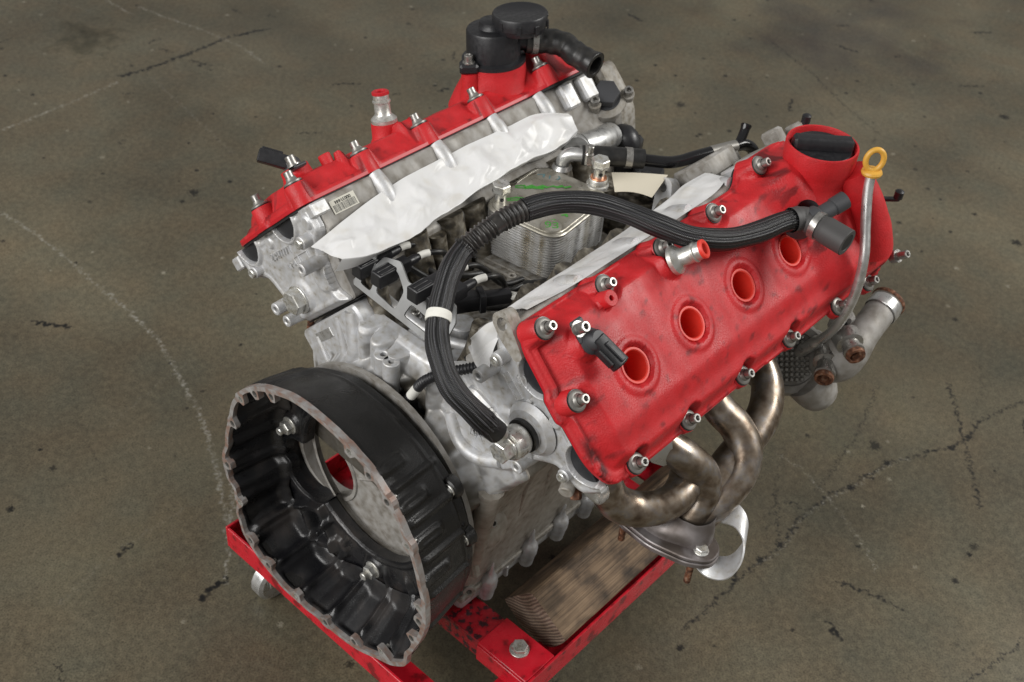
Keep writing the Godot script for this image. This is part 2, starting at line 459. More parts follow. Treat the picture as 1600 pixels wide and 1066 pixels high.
func build_floor():
	var n := 2048
	var span := 3.6
	var x0 := -2.5; var z0 := -2.85
	var base := FastNoiseLite.new()
	base.noise_type = FastNoiseLite.TYPE_SIMPLEX_SMOOTH; base.fractal_type = FastNoiseLite.FRACTAL_FBM; base.seed = 11
	base.frequency = 0.0035; base.fractal_octaves = 5
	var A := base.get_seamless_image(n, n, false, false, 0.1); A.convert(Image.FORMAT_L8)
	base.seed = 12; base.frequency = 0.11; base.fractal_octaves = 4
	var B := base.get_seamless_image(n, n, false, false, 0.1); B.convert(Image.FORMAT_L8)
	base.seed = 13; base.frequency = 0.012; base.fractal_octaves = 3
	var C := base.get_seamless_image(n, n, false, false, 0.1); C.convert(Image.FORMAT_L8)
	var a := A.get_data(); var b := B.get_data(); var c := C.get_data()
	var out := PackedByteArray(); out.resize(n * n * 3)
	# lookup tables keep the pixel loop short
	var r := RandomNumberGenerator.new(); r.seed = 3
	var jit := PackedFloat32Array(); jit.resize(4096)
	for i in 4096: jit[i] = r.randf_range(-7.0, 7.0)
	var k := 0
	var sd := 12345
	for i in n * n:
		sd = (sd * 1103515245 + 12345) & 0x7fffffff
		var v: float = 101.0 + (a[i] - 128) * 0.13 + (b[i] - 128) * 0.10 + jit[(sd >> 8) & 4095]
		var w: float = (c[i] - 128) * 0.03
		out[k] = clampi(int(v + w), 0, 255); out[k + 1] = clampi(int(v * 0.932), 0, 255); out[k + 2] = clampi(int(v * 0.765 - w * 0.5), 0, 255)
		k += 3
	var im := Image.create_from_data(n, n, false, Image.FORMAT_RGB8, out)
	var rough := Image.create(512, 512, false, Image.FORMAT_L8)
	# stains, chips and scratches
	var px := func(p: Vector2) -> Vector2: return Vector2((p.x - x0) / span * n, (p.y - z0) / span * n)
	for i in 40:
		stain(im, Vector2(r.randf() * n, r.randf() * n), r.randf_range(40, 170), Color(0.20, 0.18, 0.13) if r.randf() < 0.6 else Color(0.50, 0.46, 0.36), r.randf_range(0.10, 0.26), r.randi())
	stain(im, px.call(Vector2(-1.92, -0.44)), 60, Color(0.10, 0.095, 0.045), 0.75, 4)
	stain(im, px.call(Vector2(-0.60, -2.05)), 190, Color(0.15, 0.13, 0.15), 0.55, 6)
	stain(im, px.call(Vector2(0.1, -0.62)), 120, Color(0.47, 0.43, 0.29), 0.25, 9)
	for i in 420:
		var p := Vector2(r.randf() * n, r.randf() * n)
		stain(im, p, r.randf_range(1.2, 4.0) * (1.0 if r.randf() < 0.9 else 2.0), Color(0.07, 0.065, 0.055), r.randf_range(0.5, 1.0), r.randi())
	for i in 260:
		var p := Vector2(r.randf() * n, r.randf() * n)
		stain(im, p, r.randf_range(1.5, 3.5), Color(0.62, 0.60, 0.54), r.randf_range(0.4, 0.9), r.randi())
	for i in 130:   # short dark dashes and pale scuffs
		var p := Vector2(r.randf() * n, r.randf() * n)
		var d := Vector2.from_angle(r.randf() * TAU) * r.randf_range(8, 42)
		stroke(im, [p, p + d * 0.5 + Vector2(r.randf_range(-3, 3), r.randf_range(-3, 3)), p + d], r.randf_range(0.4, 1.5), Color(0.08, 0.075, 0.07), 0.75, r)
	for i in 190:
		var p := Vector2(r.randf() * n, r.randf() * n)
		var d := Vector2.from_angle(r.randf() * TAU) * r.randf_range(20, 190)
		stroke(im, [p, p + d * 0.5 + Vector2(r.randf_range(-9, 9), r.randf_range(-9, 9)), p + d], r.randf_range(0.3, 0.7), Color(0.55, 0.53, 0.48) if r.randf() < 0.6 else Color(0.16, 0.15, 0.13), r.randf_range(0.12, 0.34), r)
	var W := Color(0.66, 0.65, 0.62); var D := Color(0.10, 0.095, 0.09)
	var marks := [
		[W, 1.0, 0.42, [Vector2(-1.344, 0.124), Vector2(-1.241, 0.113), Vector2(-1.125, 0.110), Vector2(-1.003, 0.116), Vector2(-0.895, 0.116), Vector2(-0.777, 0.127), Vector2(-0.673, 0.159), Vector2(-0.583, 0.184), Vector2(-0.464, 0.238), Vector2(-0.374, 0.287), Vector2(-0.326, 0.316)]],
		[W, 0.9, 0.45, [Vector2(-0.41, 0.24), Vector2(-0.304, 0.330), Vector2(-0.244, 0.383)]],
		[W, 0.7, 0.35, [Vector2(-0.385, 0.260), Vector2(-0.300, 0.325)]],
		[D, 2.2, 0.4, [Vector2(-1.686, -0.386), Vector2(-1.675, -0.462), Vector2(-1.678, -0.600), Vector2(-1.691, -0.722), Vector2(-1.661, -0.836)]],
		[W, 1.3, 0.3, [Vector2(-1.637, -0.042), Vector2(-1.642, -0.125), Vector2(-1.647, -0.211), Vector2(-1.664, -0.371)]],
		[W, 1.0, 0.4, [Vector2(-2.078, -0.605), Vector2(-1.962, -0.608)]],
		[W, 1.0, 0.4, [Vector2(-1.991, -0.648), Vector2(-1.884, -0.667), Vector2(-1.770, -0.697), Vector2(-1.629, -0.716), Vector2(-1.509, -0.704)]],
		[W, 0.6, 0.25, [Vector2(-1.637, -0.445), Vector2(-1.452, -0.416), Vector2(-1.321, -0.394), Vector2(-1.216, -0.377)]],
		[D, 0.8, 0.6, [Vector2(0.30, -0.05), Vector2(0.304, -0.14), Vector2(0.308, -0.233), Vector2(0.315, -0.283), Vector2(0.315, -0.309), Vector2(0.305, -0.363), Vector2(0.309, -0.418), Vector2(0.315, -0.462), Vector2(0.331, -0.509), Vector2(0.340, -0.561), Vector2(0.348, -0.605), Vector2(0.368, -0.639), Vector2(0.389, -0.684), Vector2(0.413, -0.723), Vector2(0.420, -0.766), Vector2(0.416, -0.822), Vector2(0.435, -0.892), Vector2(0.450, -0.944)]],
		[W, 0.5, 0.4, [Vector2(0.310, -0.233), Vector2(0.319, -0.283), Vector2(0.318, -0.309), Vector2(0.309, -0.363), Vector2(0.312, -0.418), Vector2(0.319, -0.462), Vector2(0.334, -0.509), Vector2(0.344, -0.561), Vector2(0.352, -0.605), Vector2(0.372, -0.639)]],
		[D, 0.8, 0.8, [Vector2(0.326, -0.879), Vector2(0.380, -0.809), Vector2(0.420, -0.754), Vector2(0.467, -0.689), Vector2(0.513, -0.619)]],
		[D, 0.5, 0.5, [Vector2(0.234, -0.769), Vector2(0.273, -0.623), Vector2(0.286, -0.511), Vector2(0.292, -0.447)]],
		[D, 0.8, 0.8, [Vector2(0.421, -0.302), Vector2(0.459, -0.315), Vector2(0.494, -0.324), Vector2(0.522, -0.328)]],
		[D, 0.5, 0.7, [Vector2(0.656, -0.280), Vector2(0.685, -0.409)]],
		[W, 0.4, 0.45, [Vector2(0.198, -0.475), Vector2(0.242, -0.476), Vector2(0.300, -0.455), Vector2(0.359, -0.429), Vector2(0.413, -0.397), Vector2(0.455, -0.364)]],
		[D, 0.6, 0.6, [Vector2(0.241, -0.400), Vector2(0.286, -0.334), Vector2(0.308, -0.302)]],
		[D, 0.8, 0.45, [Vector2(-0.713, -1.869), Vector2(-0.530, -1.792), Vector2(-0.377, -1.702), Vector2(-0.239, -1.639)]],
	]
	for m in marks:
		var pts := []
		for p in m[3]: pts.append(px.call(p))
		stroke(im, pts, m[1], m[0], m[2], r)
	for p in [Vector2(0.312, -0.30), Vector2(0.33, -0.50), Vector2(0.345, -0.60), Vector2(0.41, -0.72), Vector2(0.306, -0.25), Vector2(0.42, -0.77)]:
		stain(im, px.call(p), 4, Color(0.08, 0.075, 0.07), 0.8, int(p.y * 999))
	var m := StandardMaterial3D.new()
	m.resource_name = "concrete"
	m.albedo_texture = ImageTexture.create_from_image(im)
	m.roughness = 1.0
	m.roughness_texture = rgh(51, 0.01, 0.34, 0.52)
	m.detail_enabled = true; m.detail_blend_mode = BaseMaterial3D.BLEND_MODE_MUL; m.detail_uv_layer = BaseMaterial3D.DETAIL_UV_2
	m.detail_albedo = ntex(53, 0.22, 3, [[0.12, 0.42, 0.41, 0.39], [0.35, 0.72, 0.71, 0.70], [0.6, 0.88, 0.88, 0.87], [0.92, 1.0, 0.99, 0.97]], 512)
	m.uv2_triplanar = true; m.uv2_world_triplanar = true; m.uv2_scale = Vector3.ONE * 2.3
	m.normal_enabled = true
	m.normal_texture = ntex(52, 0.03, 4, [], 512, FastNoiseLite.TYPE_SIMPLEX_SMOOTH, 2.0)
	m.normal_scale = 0.12
	m.metallic_specular = 0.45
	var o := MeshInstance3D.new()
	o.name = "concrete_floor"
	var pl := MB.new()
	var k0 := -2; var k1 := 3
	for i in range(k0, k1):
		for j in range(k0, k1):
			var ax := x0 + span * i; var az := z0 + span * j
			pl.st.set_smooth_group(1)
			var q := [Vector3(ax, FLOOR, az), Vector3(ax + span, FLOOR, az), Vector3(ax + span, FLOOR, az + span), Vector3(ax, FLOOR, az + span)]
			var uv := [Vector2(i, j), Vector2(i + 1, j), Vector2(i + 1, j + 1), Vector2(i, j + 1)]
			for t in [0, 1, 2, 0, 2, 3]:
				pl.st.set_uv(uv[t]); pl.st.add_vertex(q[t])
	o.mesh = pl.done()
	o.material_override = m
	o.set_meta("kind", "structure")
	add_child(o)


func stain(im: Image, p: Vector2, rad: float, c: Color, a: float, seed_: int):
	var s := im.get_width()
	noise.seed = seed_
	noise.frequency = 1.6 / rad
	for y in range(int(p.y - rad * 1.5), int(p.y + rad * 1.5) + 1):
		for x in range(int(p.x - rad * 1.5), int(p.x + rad * 1.5) + 1):
			if x < 0 or y < 0 or x >= s or y >= s: continue
			var d := Vector2(x, y).distance_to(p) / rad
			var v := clampf((1.0 + noise.get_noise_2d(x, y) * 0.9 - d) * (0.55 if rad > 20 else 3.0), 0, 1) * a
			if v > 0.01: im.set_pixel(x, y, im.get_pixel(x, y).lerp(c, v))


func stroke(im: Image, pts: Array, w: float, c: Color, a: float, r: RandomNumberGenerator):
	noise.frequency = 0.22
	var s := im.get_width()
	for i in pts.size() - 1:
		var p: Vector2 = pts[i]; var q: Vector2 = pts[i + 1]
		var L := p.distance_to(q)
		var steps := int(L / 0.45) + 1
		for t in steps:
			var f := float(t) / steps
			var wob := Vector2(noise.get_noise_2d(t * 0.35 + i * 37.0, 3.0 + w), noise.get_noise_2d(9.0 + w, t * 0.35 + i * 17.0)) * 6.0
			var x := p.lerp(q, f) + wob
			var ww := w * (0.85 + 0.6 * noise.get_noise_2d(t * 0.11 + i * 50.0, 20.0))
			var aa := a * clampf(0.80 + 0.8 * noise.get_noise_2d(t * 0.06 + i * 31.0, 60.0), 0.25, 1.0) * r.randf_range(0.85, 1.0)
			for dy in range(-int(ww + 1), int(ww + 2)):
				for dx in range(-int(ww + 1), int(ww + 2)):
					var X := int(x.x) + dx; var Y := int(x.y) + dy
					if X < 0 or Y < 0 or X >= s or Y >= s: continue
					var v := clampf(ww + 0.5 - Vector2(dx, dy).length(), 0, 1) * aa
					if v > 0.01: im.set_pixel(X, Y, im.get_pixel(X, Y).lerp(c, v))


# ---------------------------------------------------------------- dolly and timber
func hex_bolt(T: Transform3D, r: float, h: float, wr := 0.0) -> ArrayMesh:
	var b := MB.new()
	var y := 0.0
	if wr > 0:
		b.cyl(T, wr, 0.0022, 24, 0.0004); y = 0.0022
	var p := []
	for i in 6: p.append(Vector2(cos(TAU * i / 6), sin(TAU * i / 6)) * r)
	b.prism(T * Transform3D(Basis(Vector3(1, 0, 0), Vector3(0, 0, -1), Vector3(0, 1, 0)), Vector3(0, y, 0)), p, 0, h, 0.0009, false, false)
	return b.done()


func socket_bolt(r: float, h: float, n := 20) -> Array:   # profile of a cap screw with its hexagon socket
	return [Vector2(r, 0), Vector2(r, h - 0.0008), Vector2(r - 0.0008, h), Vector2(r * 0.56, h), Vector2(r * 0.5, h - 0.0006), Vector2(r * 0.5, h * 0.35), Vector2(0, h * 0.3)]


func build_dolly():
	var top := -0.225
	var d := thing("engine_dolly", "low red steel angle-iron dolly on casters under the engine", "dolly", Vector3(0.005, FLOOR, 0.0))
	var xl := -0.236; var xr := 0.2475; var zf := 0.375; var zb := -0.222
	var h := 0.042; var t := 0.004; var w := 0.05
	var rail := func(p: Vector3, q: Vector3, inward: Vector3, called: String):
		var b := MB.new()
		var L := p.distance_to(q)
		var c := (p + q) / 2
		var ax := (q - p).normalized()
		# upright leaf and flat leaf of the angle
		b.box(Transform3D(Basis(inward, Vector3.UP, inward.cross(Vector3.UP)), c + inward * t / 2 + Vector3(0, -h / 2, 0)), Vector3(t, h, L), 0.0008)
		b.box(Transform3D(Basis(inward, Vector3.UP, inward.cross(Vector3.UP)), c + inward * (t + (w - t) / 2) + Vector3(0, -h + t / 2 + 0.0005, 0)), Vector3(w - t + 0.0004, t, L - 0.009), 0.0008)
		return part(called, b.done(), M.red_gloss, d)
	rail.call(Vector3(xr, top, zf), Vector3(xr, top, zb), Vector3.LEFT, "side_rail")
	rail.call(Vector3(xl, top, zf), Vector3(xl, top, zb), Vector3.RIGHT, "side_rail")
	rail.call(Vector3(xl + 0.0045, top - 0.0008, zf), Vector3(xr - 0.0045, top - 0.0008, zf), Vector3(0, 0, -1), "end_rail")
	rail.call(Vector3(xl + 0.0045, top - 0.0008, zb), Vector3(xr - 0.0045, top - 0.0008, zb), Vector3(0, 0, 1), "end_rail")
	for z in [0.232, -0.10]:   # channels across, bolted to tabs on the side rails
		var b := MB.new()
		b.box(Transform3D(Basis.IDENTITY, Vector3(-0.025, top - 0.003, z)), Vector3(0.385, 0.004, 0.052), 0.0008)
		b.box(Transform3D(Basis.IDENTITY, Vector3(-0.025, top - 0.0202, z + 0.0242)), Vector3(0.385, 0.03, 0.0036), 0.0008)
		b.box(Transform3D(Basis.IDENTITY, Vector3(-0.025, top - 0.0202, z - 0.0242)), Vector3(0.385, 0.03, 0.0036), 0.0008)
		part("cross_channel", b.done(), M.worn_red if z > 0 else M.red_gloss, d)
		for sx in ([1, -1] if z > 0 else []):
			var b2 := MB.new()
			var cx: float = 0.2 if sx > 0 else -0.2
			b2.box(Transform3D(Basis.IDENTITY, Vector3(cx, top - 0.0010, z)), Vector3(0.086, 0.004, 0.058), 0.0008)
			b2.box(Transform3D(Basis.IDENTITY, Vector3(cx, top - 0.0185, z + 0.0288)), Vector3(0.086, 0.03, 0.0036), 0.0008)
			var tab := part("mounting_tab", b2.done(), M.red_gloss, d)
			part("bolt", hex_bolt(frame(Vector3(cx + 0.004 * sx, top + 0.0010, z - 0.002), Vector3.UP), 0.0115, 0.008, 0.0135), M.zinc, tab)
	for c in [Vector2(-0.185, 0.338), Vector2(0.2, 0.338), Vector2(-0.185, -0.19), Vector2(0.2, -0.19)]:
		var b := MB.new()
		var yh: float = top - h
		b.lathe(frame(Vector3(c.x, yh - 0.012, c.y), Vector3.UP), [Vector2(0.0, 0.012), Vector2(0.026, 0.012), Vector2(0.028, 0.008), Vector2(0.028, 0.0), Vector2(0.022, -0.004), Vector2(0, -0.004)], 28)
		b.box(Transform3D(Basis.IDENTITY, Vector3(c.x - 0.016, yh - 0.036, c.y)), Vector3(0.003, 0.044, 0.034), 0.0006)
		b.box(Transform3D(Basis.IDENTITY, Vector3(c.x + 0.016, yh - 0.036, c.y)), Vector3(0.003, 0.044, 0.034), 0.0006)
		var fork := part("caster_fork", b.done(), M.zinc, d)
		var wmb := MB.new()
		wmb.lathe(frame(Vector3(c.x - 0.013, FLOOR + 0.033, c.y), Vector3.RIGHT), [Vector2(0, 0), Vector2(0.028, 0), Vector2(0.033, 0.004), Vector2(0.033, 0.022), Vector2(0.028, 0.026), Vector2(0, 0.026)], 32)
		part("wheel", wmb.done(), M.machined, fork)
	# the timber that the engine leans on
	var wood := thing("wooden_beam", "weathered square wooden beam lying in the right dolly rail beside the engine", "beam", Vector3(0.2, -0.267, -0.015))
	var poly := [Vector2(0.129, -0.233), Vector2(0.163, -0.259), Vector2(0.200, -0.2675), Vector2(0.223, -0.252), Vector2(0.2415, -0.219), Vector2(0.1815, -0.180), Vector2(0.172, -0.1785)]
	poly.reverse()
	var ar := 0.0
	for i in poly.size(): ar += (poly[i] as Vector2).cross(poly[(i + 1) % poly.size()])
	if ar < 0: poly.reverse()
	poly = rounded(poly, 0.006, 3)
	var nz := 70
	var np := poly.size()
	var pts := []
	for j in range(np, -1, -1):
		for i in nz + 1:
			var p: Vector2 = poly[j % np]
			var z := 0.178 - 0.385 * i / nz
			var c := p - Vector2(0.185, -0.222)
			noise.frequency = 1.0; noise.seed = 5
			var e := noise.get_noise_3d(p.x * 90, p.y * 90, z * 9) * 0.0007 + noise.get_noise_3d(p.x * 400, p.y * 400, z * 14) * 0.00025
			e *= sstep(0.0, 0.12, float(i) / nz) * sstep(1.0, 0.88, float(i) / nz)
			pts.append(Vector3(p.x + c.x * 14 * e, p.y + c.y * 14 * e, z))
	var b := MB.new()
	b.sheet(pts, np, nz)
	part("timber", b.done(), M.wood, wood)
	for s in [0, 1]:
		var bb := MB.new()
		var z = 0.178 - 0.385 * s
		var ring := []
		for j in np: ring.append(pts[(np - j) * (nz + 1) + (nz if s else 0)])
		var tr := Geometry2D.triangulate_polygon(PackedVector2Array(ring.map(func(v): return Vector2(v.x, v.y))))
		bb.grp()
		for k in tr:
			var v: Vector3 = ring[k]
			bb.st.set_uv(Vector2((v.x - 0.12) / 0.13, (v.y + 0.27) / 0.13))
			bb.st.add_vertex(v)
		part("end_grain", bb.done(), end_grain(), wood)


func end_grain() -> Material:
	if M.has("end_grain"): return M.end_grain
	var n := 256
	var im := Image.create(n, n, false, Image.FORMAT_RGB8)
	var nm := Image.create(n, n, false, Image.FORMAT_RGB8)
	noise.seed = 77; noise.frequency = 0.02
	for y in n:
		for x in n:
			var d := Vector2(x, y).distance_to(Vector2(-70, 330)) + noise.get_noise_2d(x * 0.22, y * 0.22) * 14
			var w := 0.5 + 0.5 * sin(d * 0.62)
			w = pow(w, 1.6)
			var sp := noise.get_noise_2d(x * 9.0, y * 9.0) * 0.10 + noise.get_noise_2d(x * 0.8 + 500, y * 0.8) * 0.12
			var c := Color(0.60, 0.52, 0.45).lerp(Color(0.32, 0.26, 0.22), w * 0.75)
			im.set_pixel(x, y, Color(c.r + sp, c.g + sp, c.b + sp))
			nm.set_pixel(x, y, Color(1 - w, 1 - w, 1 - w))
	nm.bump_map_to_normal_map(3.0)
	var m := StandardMaterial3D.new()
	m.resource_name = "end_grain"; m.cull_mode = BaseMaterial3D.CULL_DISABLED
	m.albedo_texture = ImageTexture.create_from_image(im)
	m.normal_enabled = true; m.normal_texture = ImageTexture.create_from_image(nm)
	m.roughness = 0.85
	M.end_grain = m
	return m


# ---------------------------------------------------------------- the engine: castings
var TZ := Transform3D(Basis(Vector3(1, 0, 0), Vector3(0, 0, 1), Vector3(0, -1, 0)), Vector3.ZERO)   # lathes about the crank axis

func along_z(p: Vector3) -> Transform3D:
	return Transform3D(TZ.basis, p)

func side(sx: int) -> Transform3D:
	return TR if sx > 0 else TL

func bk(sx: int, u: float, h: float, z: float) -> Vector3:   # a point on a bank; u is positive on the exhaust side
	return side(sx) * Vector3(u * sx, h, z)

func csg_plate(called: String, outer: Array, holes: Array, z0: float, z1: float, m: Material, parent: Node3D, T := Transform3D.IDENTITY) -> CSGCombiner3D:
	var root := CSGCombiner3D.new()   # stands from z0 to z1 along the z axis of T
	root.name = numbered(parent, called)
	if parent.get_parent() == self: root.position = -parent.position
	var c := CSGPolygon3D.new()
	c.name = "sheet"
	c.polygon = PackedVector2Array(outer)
	c.mode = CSGPolygon3D.MODE_DEPTH
	c.depth = z1 - z0
	c.smooth_faces = false
	c.material = m
	c.transform = T * Transform3D(Basis.IDENTITY, Vector3(0, 0, z1))
	root.add_child(c, true)
	for hpoly in holes:
		var s := CSGPolygon3D.new()
		s.polygon = PackedVector2Array(hpoly)
		s.mode = CSGPolygon3D.MODE_DEPTH
		s.depth = z1 - z0 + 0.02
		s.operation = CSGShape3D.OPERATION_SUBTRACTION
		s.transform = T * Transform3D(Basis.IDENTITY, Vector3(0, 0, z1 + 0.01))
		s.material = m
		s.name = "cut"
		root.add_child(s, true)
	parent.add_child(root, true)
	return root

func boss(b: MB, pos: Vector3, ax: Vector3, r: float, h: float, hole := 0.0, foot := 1.15):   # a cast post with a machined, drilled end
	var T := frame(pos, ax)
	if hole > 0:
		b.lathe(T, [Vector2(r * foot, -0.004), Vector2(r * 1.02, h * 0.4), Vector2(r, h - 0.001), Vector2(r - 0.001, h), Vector2(hole + 0.0012, h), Vector2(hole, h - 0.0012), Vector2(hole, h - 0.010), Vector2(0, h - 0.010)], 20)
	else:
		b.lathe(T, [Vector2(r * foot, -0.004), Vector2(r * 1.02, h * 0.4), Vector2(r, h - 0.0018), Vector2(r - 0.002, h), Vector2(0, h)], 20)

func build_engine():
	eng = thing("car_engine", "large V8 car engine with two red cam covers and an open black bell housing", "engine", Vector3(0, OIL, 0))
	build_block()
	build_heads()
	build_bell()
	build_valley()
	build_headers()
	build_far_end()
	build_hose()
	build_film()

func build_block():
	# V section, extruded along the crank
	var sec := [Vector2(0.108, -0.192), Vector2(0.116, -0.10), Vector2(0.126, -0.03), Vector2(0.142, 0.02), Vector2(0.178, 0.083), Vector2(0.1935, 0.1020), Vector2(0.0813, 0.2150), Vector2(0.074, 0.180), Vector2(0.06, 0.166),
		Vector2(-0.06, 0.166), Vector2(-0.074, 0.180), Vector2(-0.0813, 0.2150), Vector2(-0.1935, 0.1020), Vector2(-0.178, 0.083), Vector2(-0.142, 0.02), Vector2(-0.10, -0.005), Vector2(-0.084, -0.03), Vector2(-0.080, -0.192)]
	var b := MB.new()
	b.prism(Transform3D.IDENTITY, rounded(sec, 0.010, 3), -0.26, 0.236, 0.004)
	var block := part("engine_block", b.done(), M.tan_casting, eng)
	# right flank: ribs, pads, a recessed bolt
	b = MB.new()
	for rz in [0.155, 0.105, -0.02, -0.11, -0.19]:
		var pts := [Vector3(0.150, 0.050, rz), Vector3(0.133, 0.0, rz), Vector3(0.122, -0.05, rz - 0.003), Vector3(0.115, -0.09, rz - 0.006)]
		b = MB.new()
		b.tube(spline(pts, 10), func(t, _a): return 0.0052 * (1.0 - 0.4 * t), 10)
		part("flank_rib", b.done(), M.tan_casting, block)
	b = MB.new()
	b.lathe(frame(Vector3(0.124, -0.06, 0.215), Vector3(0.97, 0.2, 0.1)), [Vector2(0.03, -0.008), Vector2(0.026, 0.004), Vector2(0.020, 0.008), Vector2(0, 0.009)], 20)
	part("flank_boss", b.done(), M.tan_casting, block)
	b = MB.new()
	b.tube(spline([Vector3(0.150, 0.066, 0.252), Vector3(0.142, 0.02, 0.250), Vector3(0.134, -0.04, 0.247), Vector3(0.128, -0.09, 0.245)], 12), func(t, _a): return 0.017 - 0.007 * t, 12)
	part("rear_web", b.done(), M.tan_casting, block)
	b = MB.new()
	b.box(Transform3D(Basis(Vector3(0, 0, 1), 0.25), Vector3(0.117, -0.118, 0.238)), Vector3(0.02, 0.034, 0.012), 0.003)
	part("flank_pad", b.done(), M.tan_casting, block)
	part("socket_screw", lathe_mesh(frame(Vector3(0.128, -0.035, 0.222), Vector3(0.9, 0.45, 0.2)), socket_bolt(0.0058, 0.010)), M.steel, block)
	# the bearing ladder lip with its long nuts
	b = MB.new()
	b.box(Transform3D(Basis.IDENTITY, Vector3(0.0135, -0.1905, -0.005)), Vector3(0.199, 0.011, 0.508), 0.002)
	var lip := part("bearing_ladder", b.done(), M.dusty_aluminium, eng)
	var stud := MB.new()
	stud.lathe(Transform3D.IDENTITY, [Vector2(0.0105, -0.030), Vector2(0.0112, -0.012), Vector2(0.0125, -0.004), Vector2(0.0122, 0.006), Vector2(0.0108, 0.012), Vector2(0.0080, 0.0155), Vector2(0.0052, 0.0185), Vector2(0.0040, 0.026), Vector2(0.0018, 0.043), Vector2(0.0007, 0.046), Vector2(0, 0.0465)], 18)
	var sm := stud.done()
	for z in [0.196, 0.113, 0.046, -0.016, -0.085, -0.155]:
		part("spigot", sm, M.aluminium, lip, Transform3D(Basis(Vector3(0, 0, 1), -0.12), Vector3(0.1135, -0.193, z)))
	b = MB.new()
	boss(b, Vector3(0.096, -0.188, 0.222), Vector3(0.8, 0.3, 0.6), 0.009, 0.022, 0.0035)
	part("drain_boss", b.done(), M.dusty_aluminium, lip)
	b = MB.new()
	var sump := rounded([Vector2(0.109, -0.196), Vector2(0.107, -0.2215), Vector2(-0.078, -0.2215), Vector2(-0.080, -0.196)], 0.008, 3)
	sump.reverse()
	b.prism(Transform3D.IDENTITY, sump, -0.25, 0.243, 0.004)
	for z in [0.205, 0.155, 0.10]: b.box(Transform3D(Basis.IDENTITY, Vector3(0.109, -0.208, z)), Vector3(0.007, 0.022, 0.006), 0.0015)
	part("sump", b.done(), M.aluminium, eng)
	# rear of the block: a relief that swells out to the bell housing
	var nx := 210; var ny := 170
	var outl := rounded([Vector2(0.120, -0.06), Vector2(0.136, 0.03), Vector2(0.1925, 0.1005), Vector2(0.0830, 0.2135), Vector2(0.060, 0.196), Vector2(-0.062, 0.196), Vector2(-0.0830, 0.2135), Vector2(-0.1925, 0.1005), Vector2(-0.150, 0.015), Vector2(-0.150, -0.01), Vector2(0.0, -0.02), Vector2(0.04, -0.06)], 0.010, 3)
	var pts := []
	var rcol := PackedColorArray()
	noise.seed = 21; noise.frequency = 16.0
	for i in nx + 1:
		for j in ny + 1:
			var p := Vector2(-0.197 + 0.394 * i / nx, -0.064 + 0.284 * j / ny)
			var d := dist_poly(p, outl)
			if d.x < -0.0035:
				pts.append(Vector3.INF); rcol.append(Color.WHITE); continue
			if d.x < 0: p = Vector2(d.y, d.z)
			var r := p.length()
			var z := 0.243
			z = smax(z, 0.243 + 0.055 * sstep(0.174, 0.138, r), 0.01)       # flare towards the bell
			# flat facets fall away from the deck towards the bell
			z = maxf(z, minf(0.260, 0.246 + 0.42 * (0.200 - r)))
			# recess where the speed sensor sits
			z -= 0.036 * sstep(0.044, 0.024, p.distance_to(Vector2(0.026, 0.120)))
			# vertical columns between the banks, with flat tops
			for c in [[-0.058, 0.0115, 0.014, 0.196], [-0.032, 0.0125, 0.018, 0.192], [-0.004, 0.012, 0.016, 0.188], [0.058, 0.011, 0.014, 0.19]]:
				var dx: float = absf(p.x - c[0]) / c[1]
				if dx < 1.0 and p.y > 0.108 and p.y < c[3]: z = maxf(z, 0.2555 + c[2] * sqrt(1 - dx * dx) * sstep(0.108, 0.118, p.y))
			z += noise.get_noise_2d(p.x, p.y) * 0.0008
			z -= 0.008 * sstep(0.008, 0.0, d.x)
			pts.append(Vector3(p.x, p.y, z if d.x > 0 else 0.232))
			# oil and road dirt gather low down and round the sensor
			var gr := noise.get_noise_2d(p.x * 1.4 + 3.0, p.y * 1.4) * 1.3
			var g := sstep(0.165, 0.135, r + gr * 0.030) * 0.9
			g = maxf(g, sstep(0.065, 0.03, p.distance_to(Vector2(0.024, 0.125)) + gr * 0.02) * 0.93)
			g = maxf(g, sstep(0.25, 0.7, gr) * 0.5)
			rcol.append(Color(1, 1, 1).lerp(Color(0.13, 0.11, 0.075), g))
	part("rear_casting", grid_flip(pts, nx, ny, rcol), M.stained_aluminium, eng)
	# clean swept casting under the right head, and the end of the left bank
	b = MB.new()
	var ga := rounded([Vector2(0.076, 0.160), Vector2(0.074, 0.106), Vector2(0.086, 0.084), Vector2(0.108, 0.086), Vector2(0.128, 0.103), Vector2(0.152, 0.100), Vector2(0.182, 0.119), Vector2(0.208, 0.150), Vector2(0.196, 0.176), Vector2(0.140, 0.190), Vector2(0.108, 0.204)], 0.016, 4)
	b.prism(Transform3D.IDENTITY, ga, 0.205, 0.2585, 0.007)
	b.tube(spline([Vector3(0.084, 0.150, 0.257), Vector3(0.104, 0.120, 0.262), Vector3(0.134, 0.114, 0.262), Vector3(0.164, 0.126, 0.256)], 16), func(_t, _a): return 0.0085, 14)
	b.lathe(along_z(Vector3(0.199, 0.199, 0.25)), [Vector2(0.034, 0.0), Vector2(0.028, 0.008), Vector2(0.0, 0.010)], 30)
	part("water_gallery", b.done(), M.aluminium, eng)
	b = MB.new()
	var le := rounded([Vector2(-0.182, 0.108), Vector2(-0.160, 0.085), Vector2(-0.134, 0.066), Vector2(-0.110, 0.062), Vector2(-0.078, 0.102), Vector2(-0.052, 0.150), Vector2(-0.066, 0.200), Vector2(-0.0825, 0.2120)], 0.008, 3)
	b.prism(Transform3D.IDENTITY, le, 0.225, 0.2600, 0.003)
	b.tube(spline([Vector3(-0.150, 0.120, 0.258), Vector3(-0.118, 0.082, 0.262), Vector3(-0.100, 0.064, 0.262)], 12), func(_t, _a): return 0.005, 10)
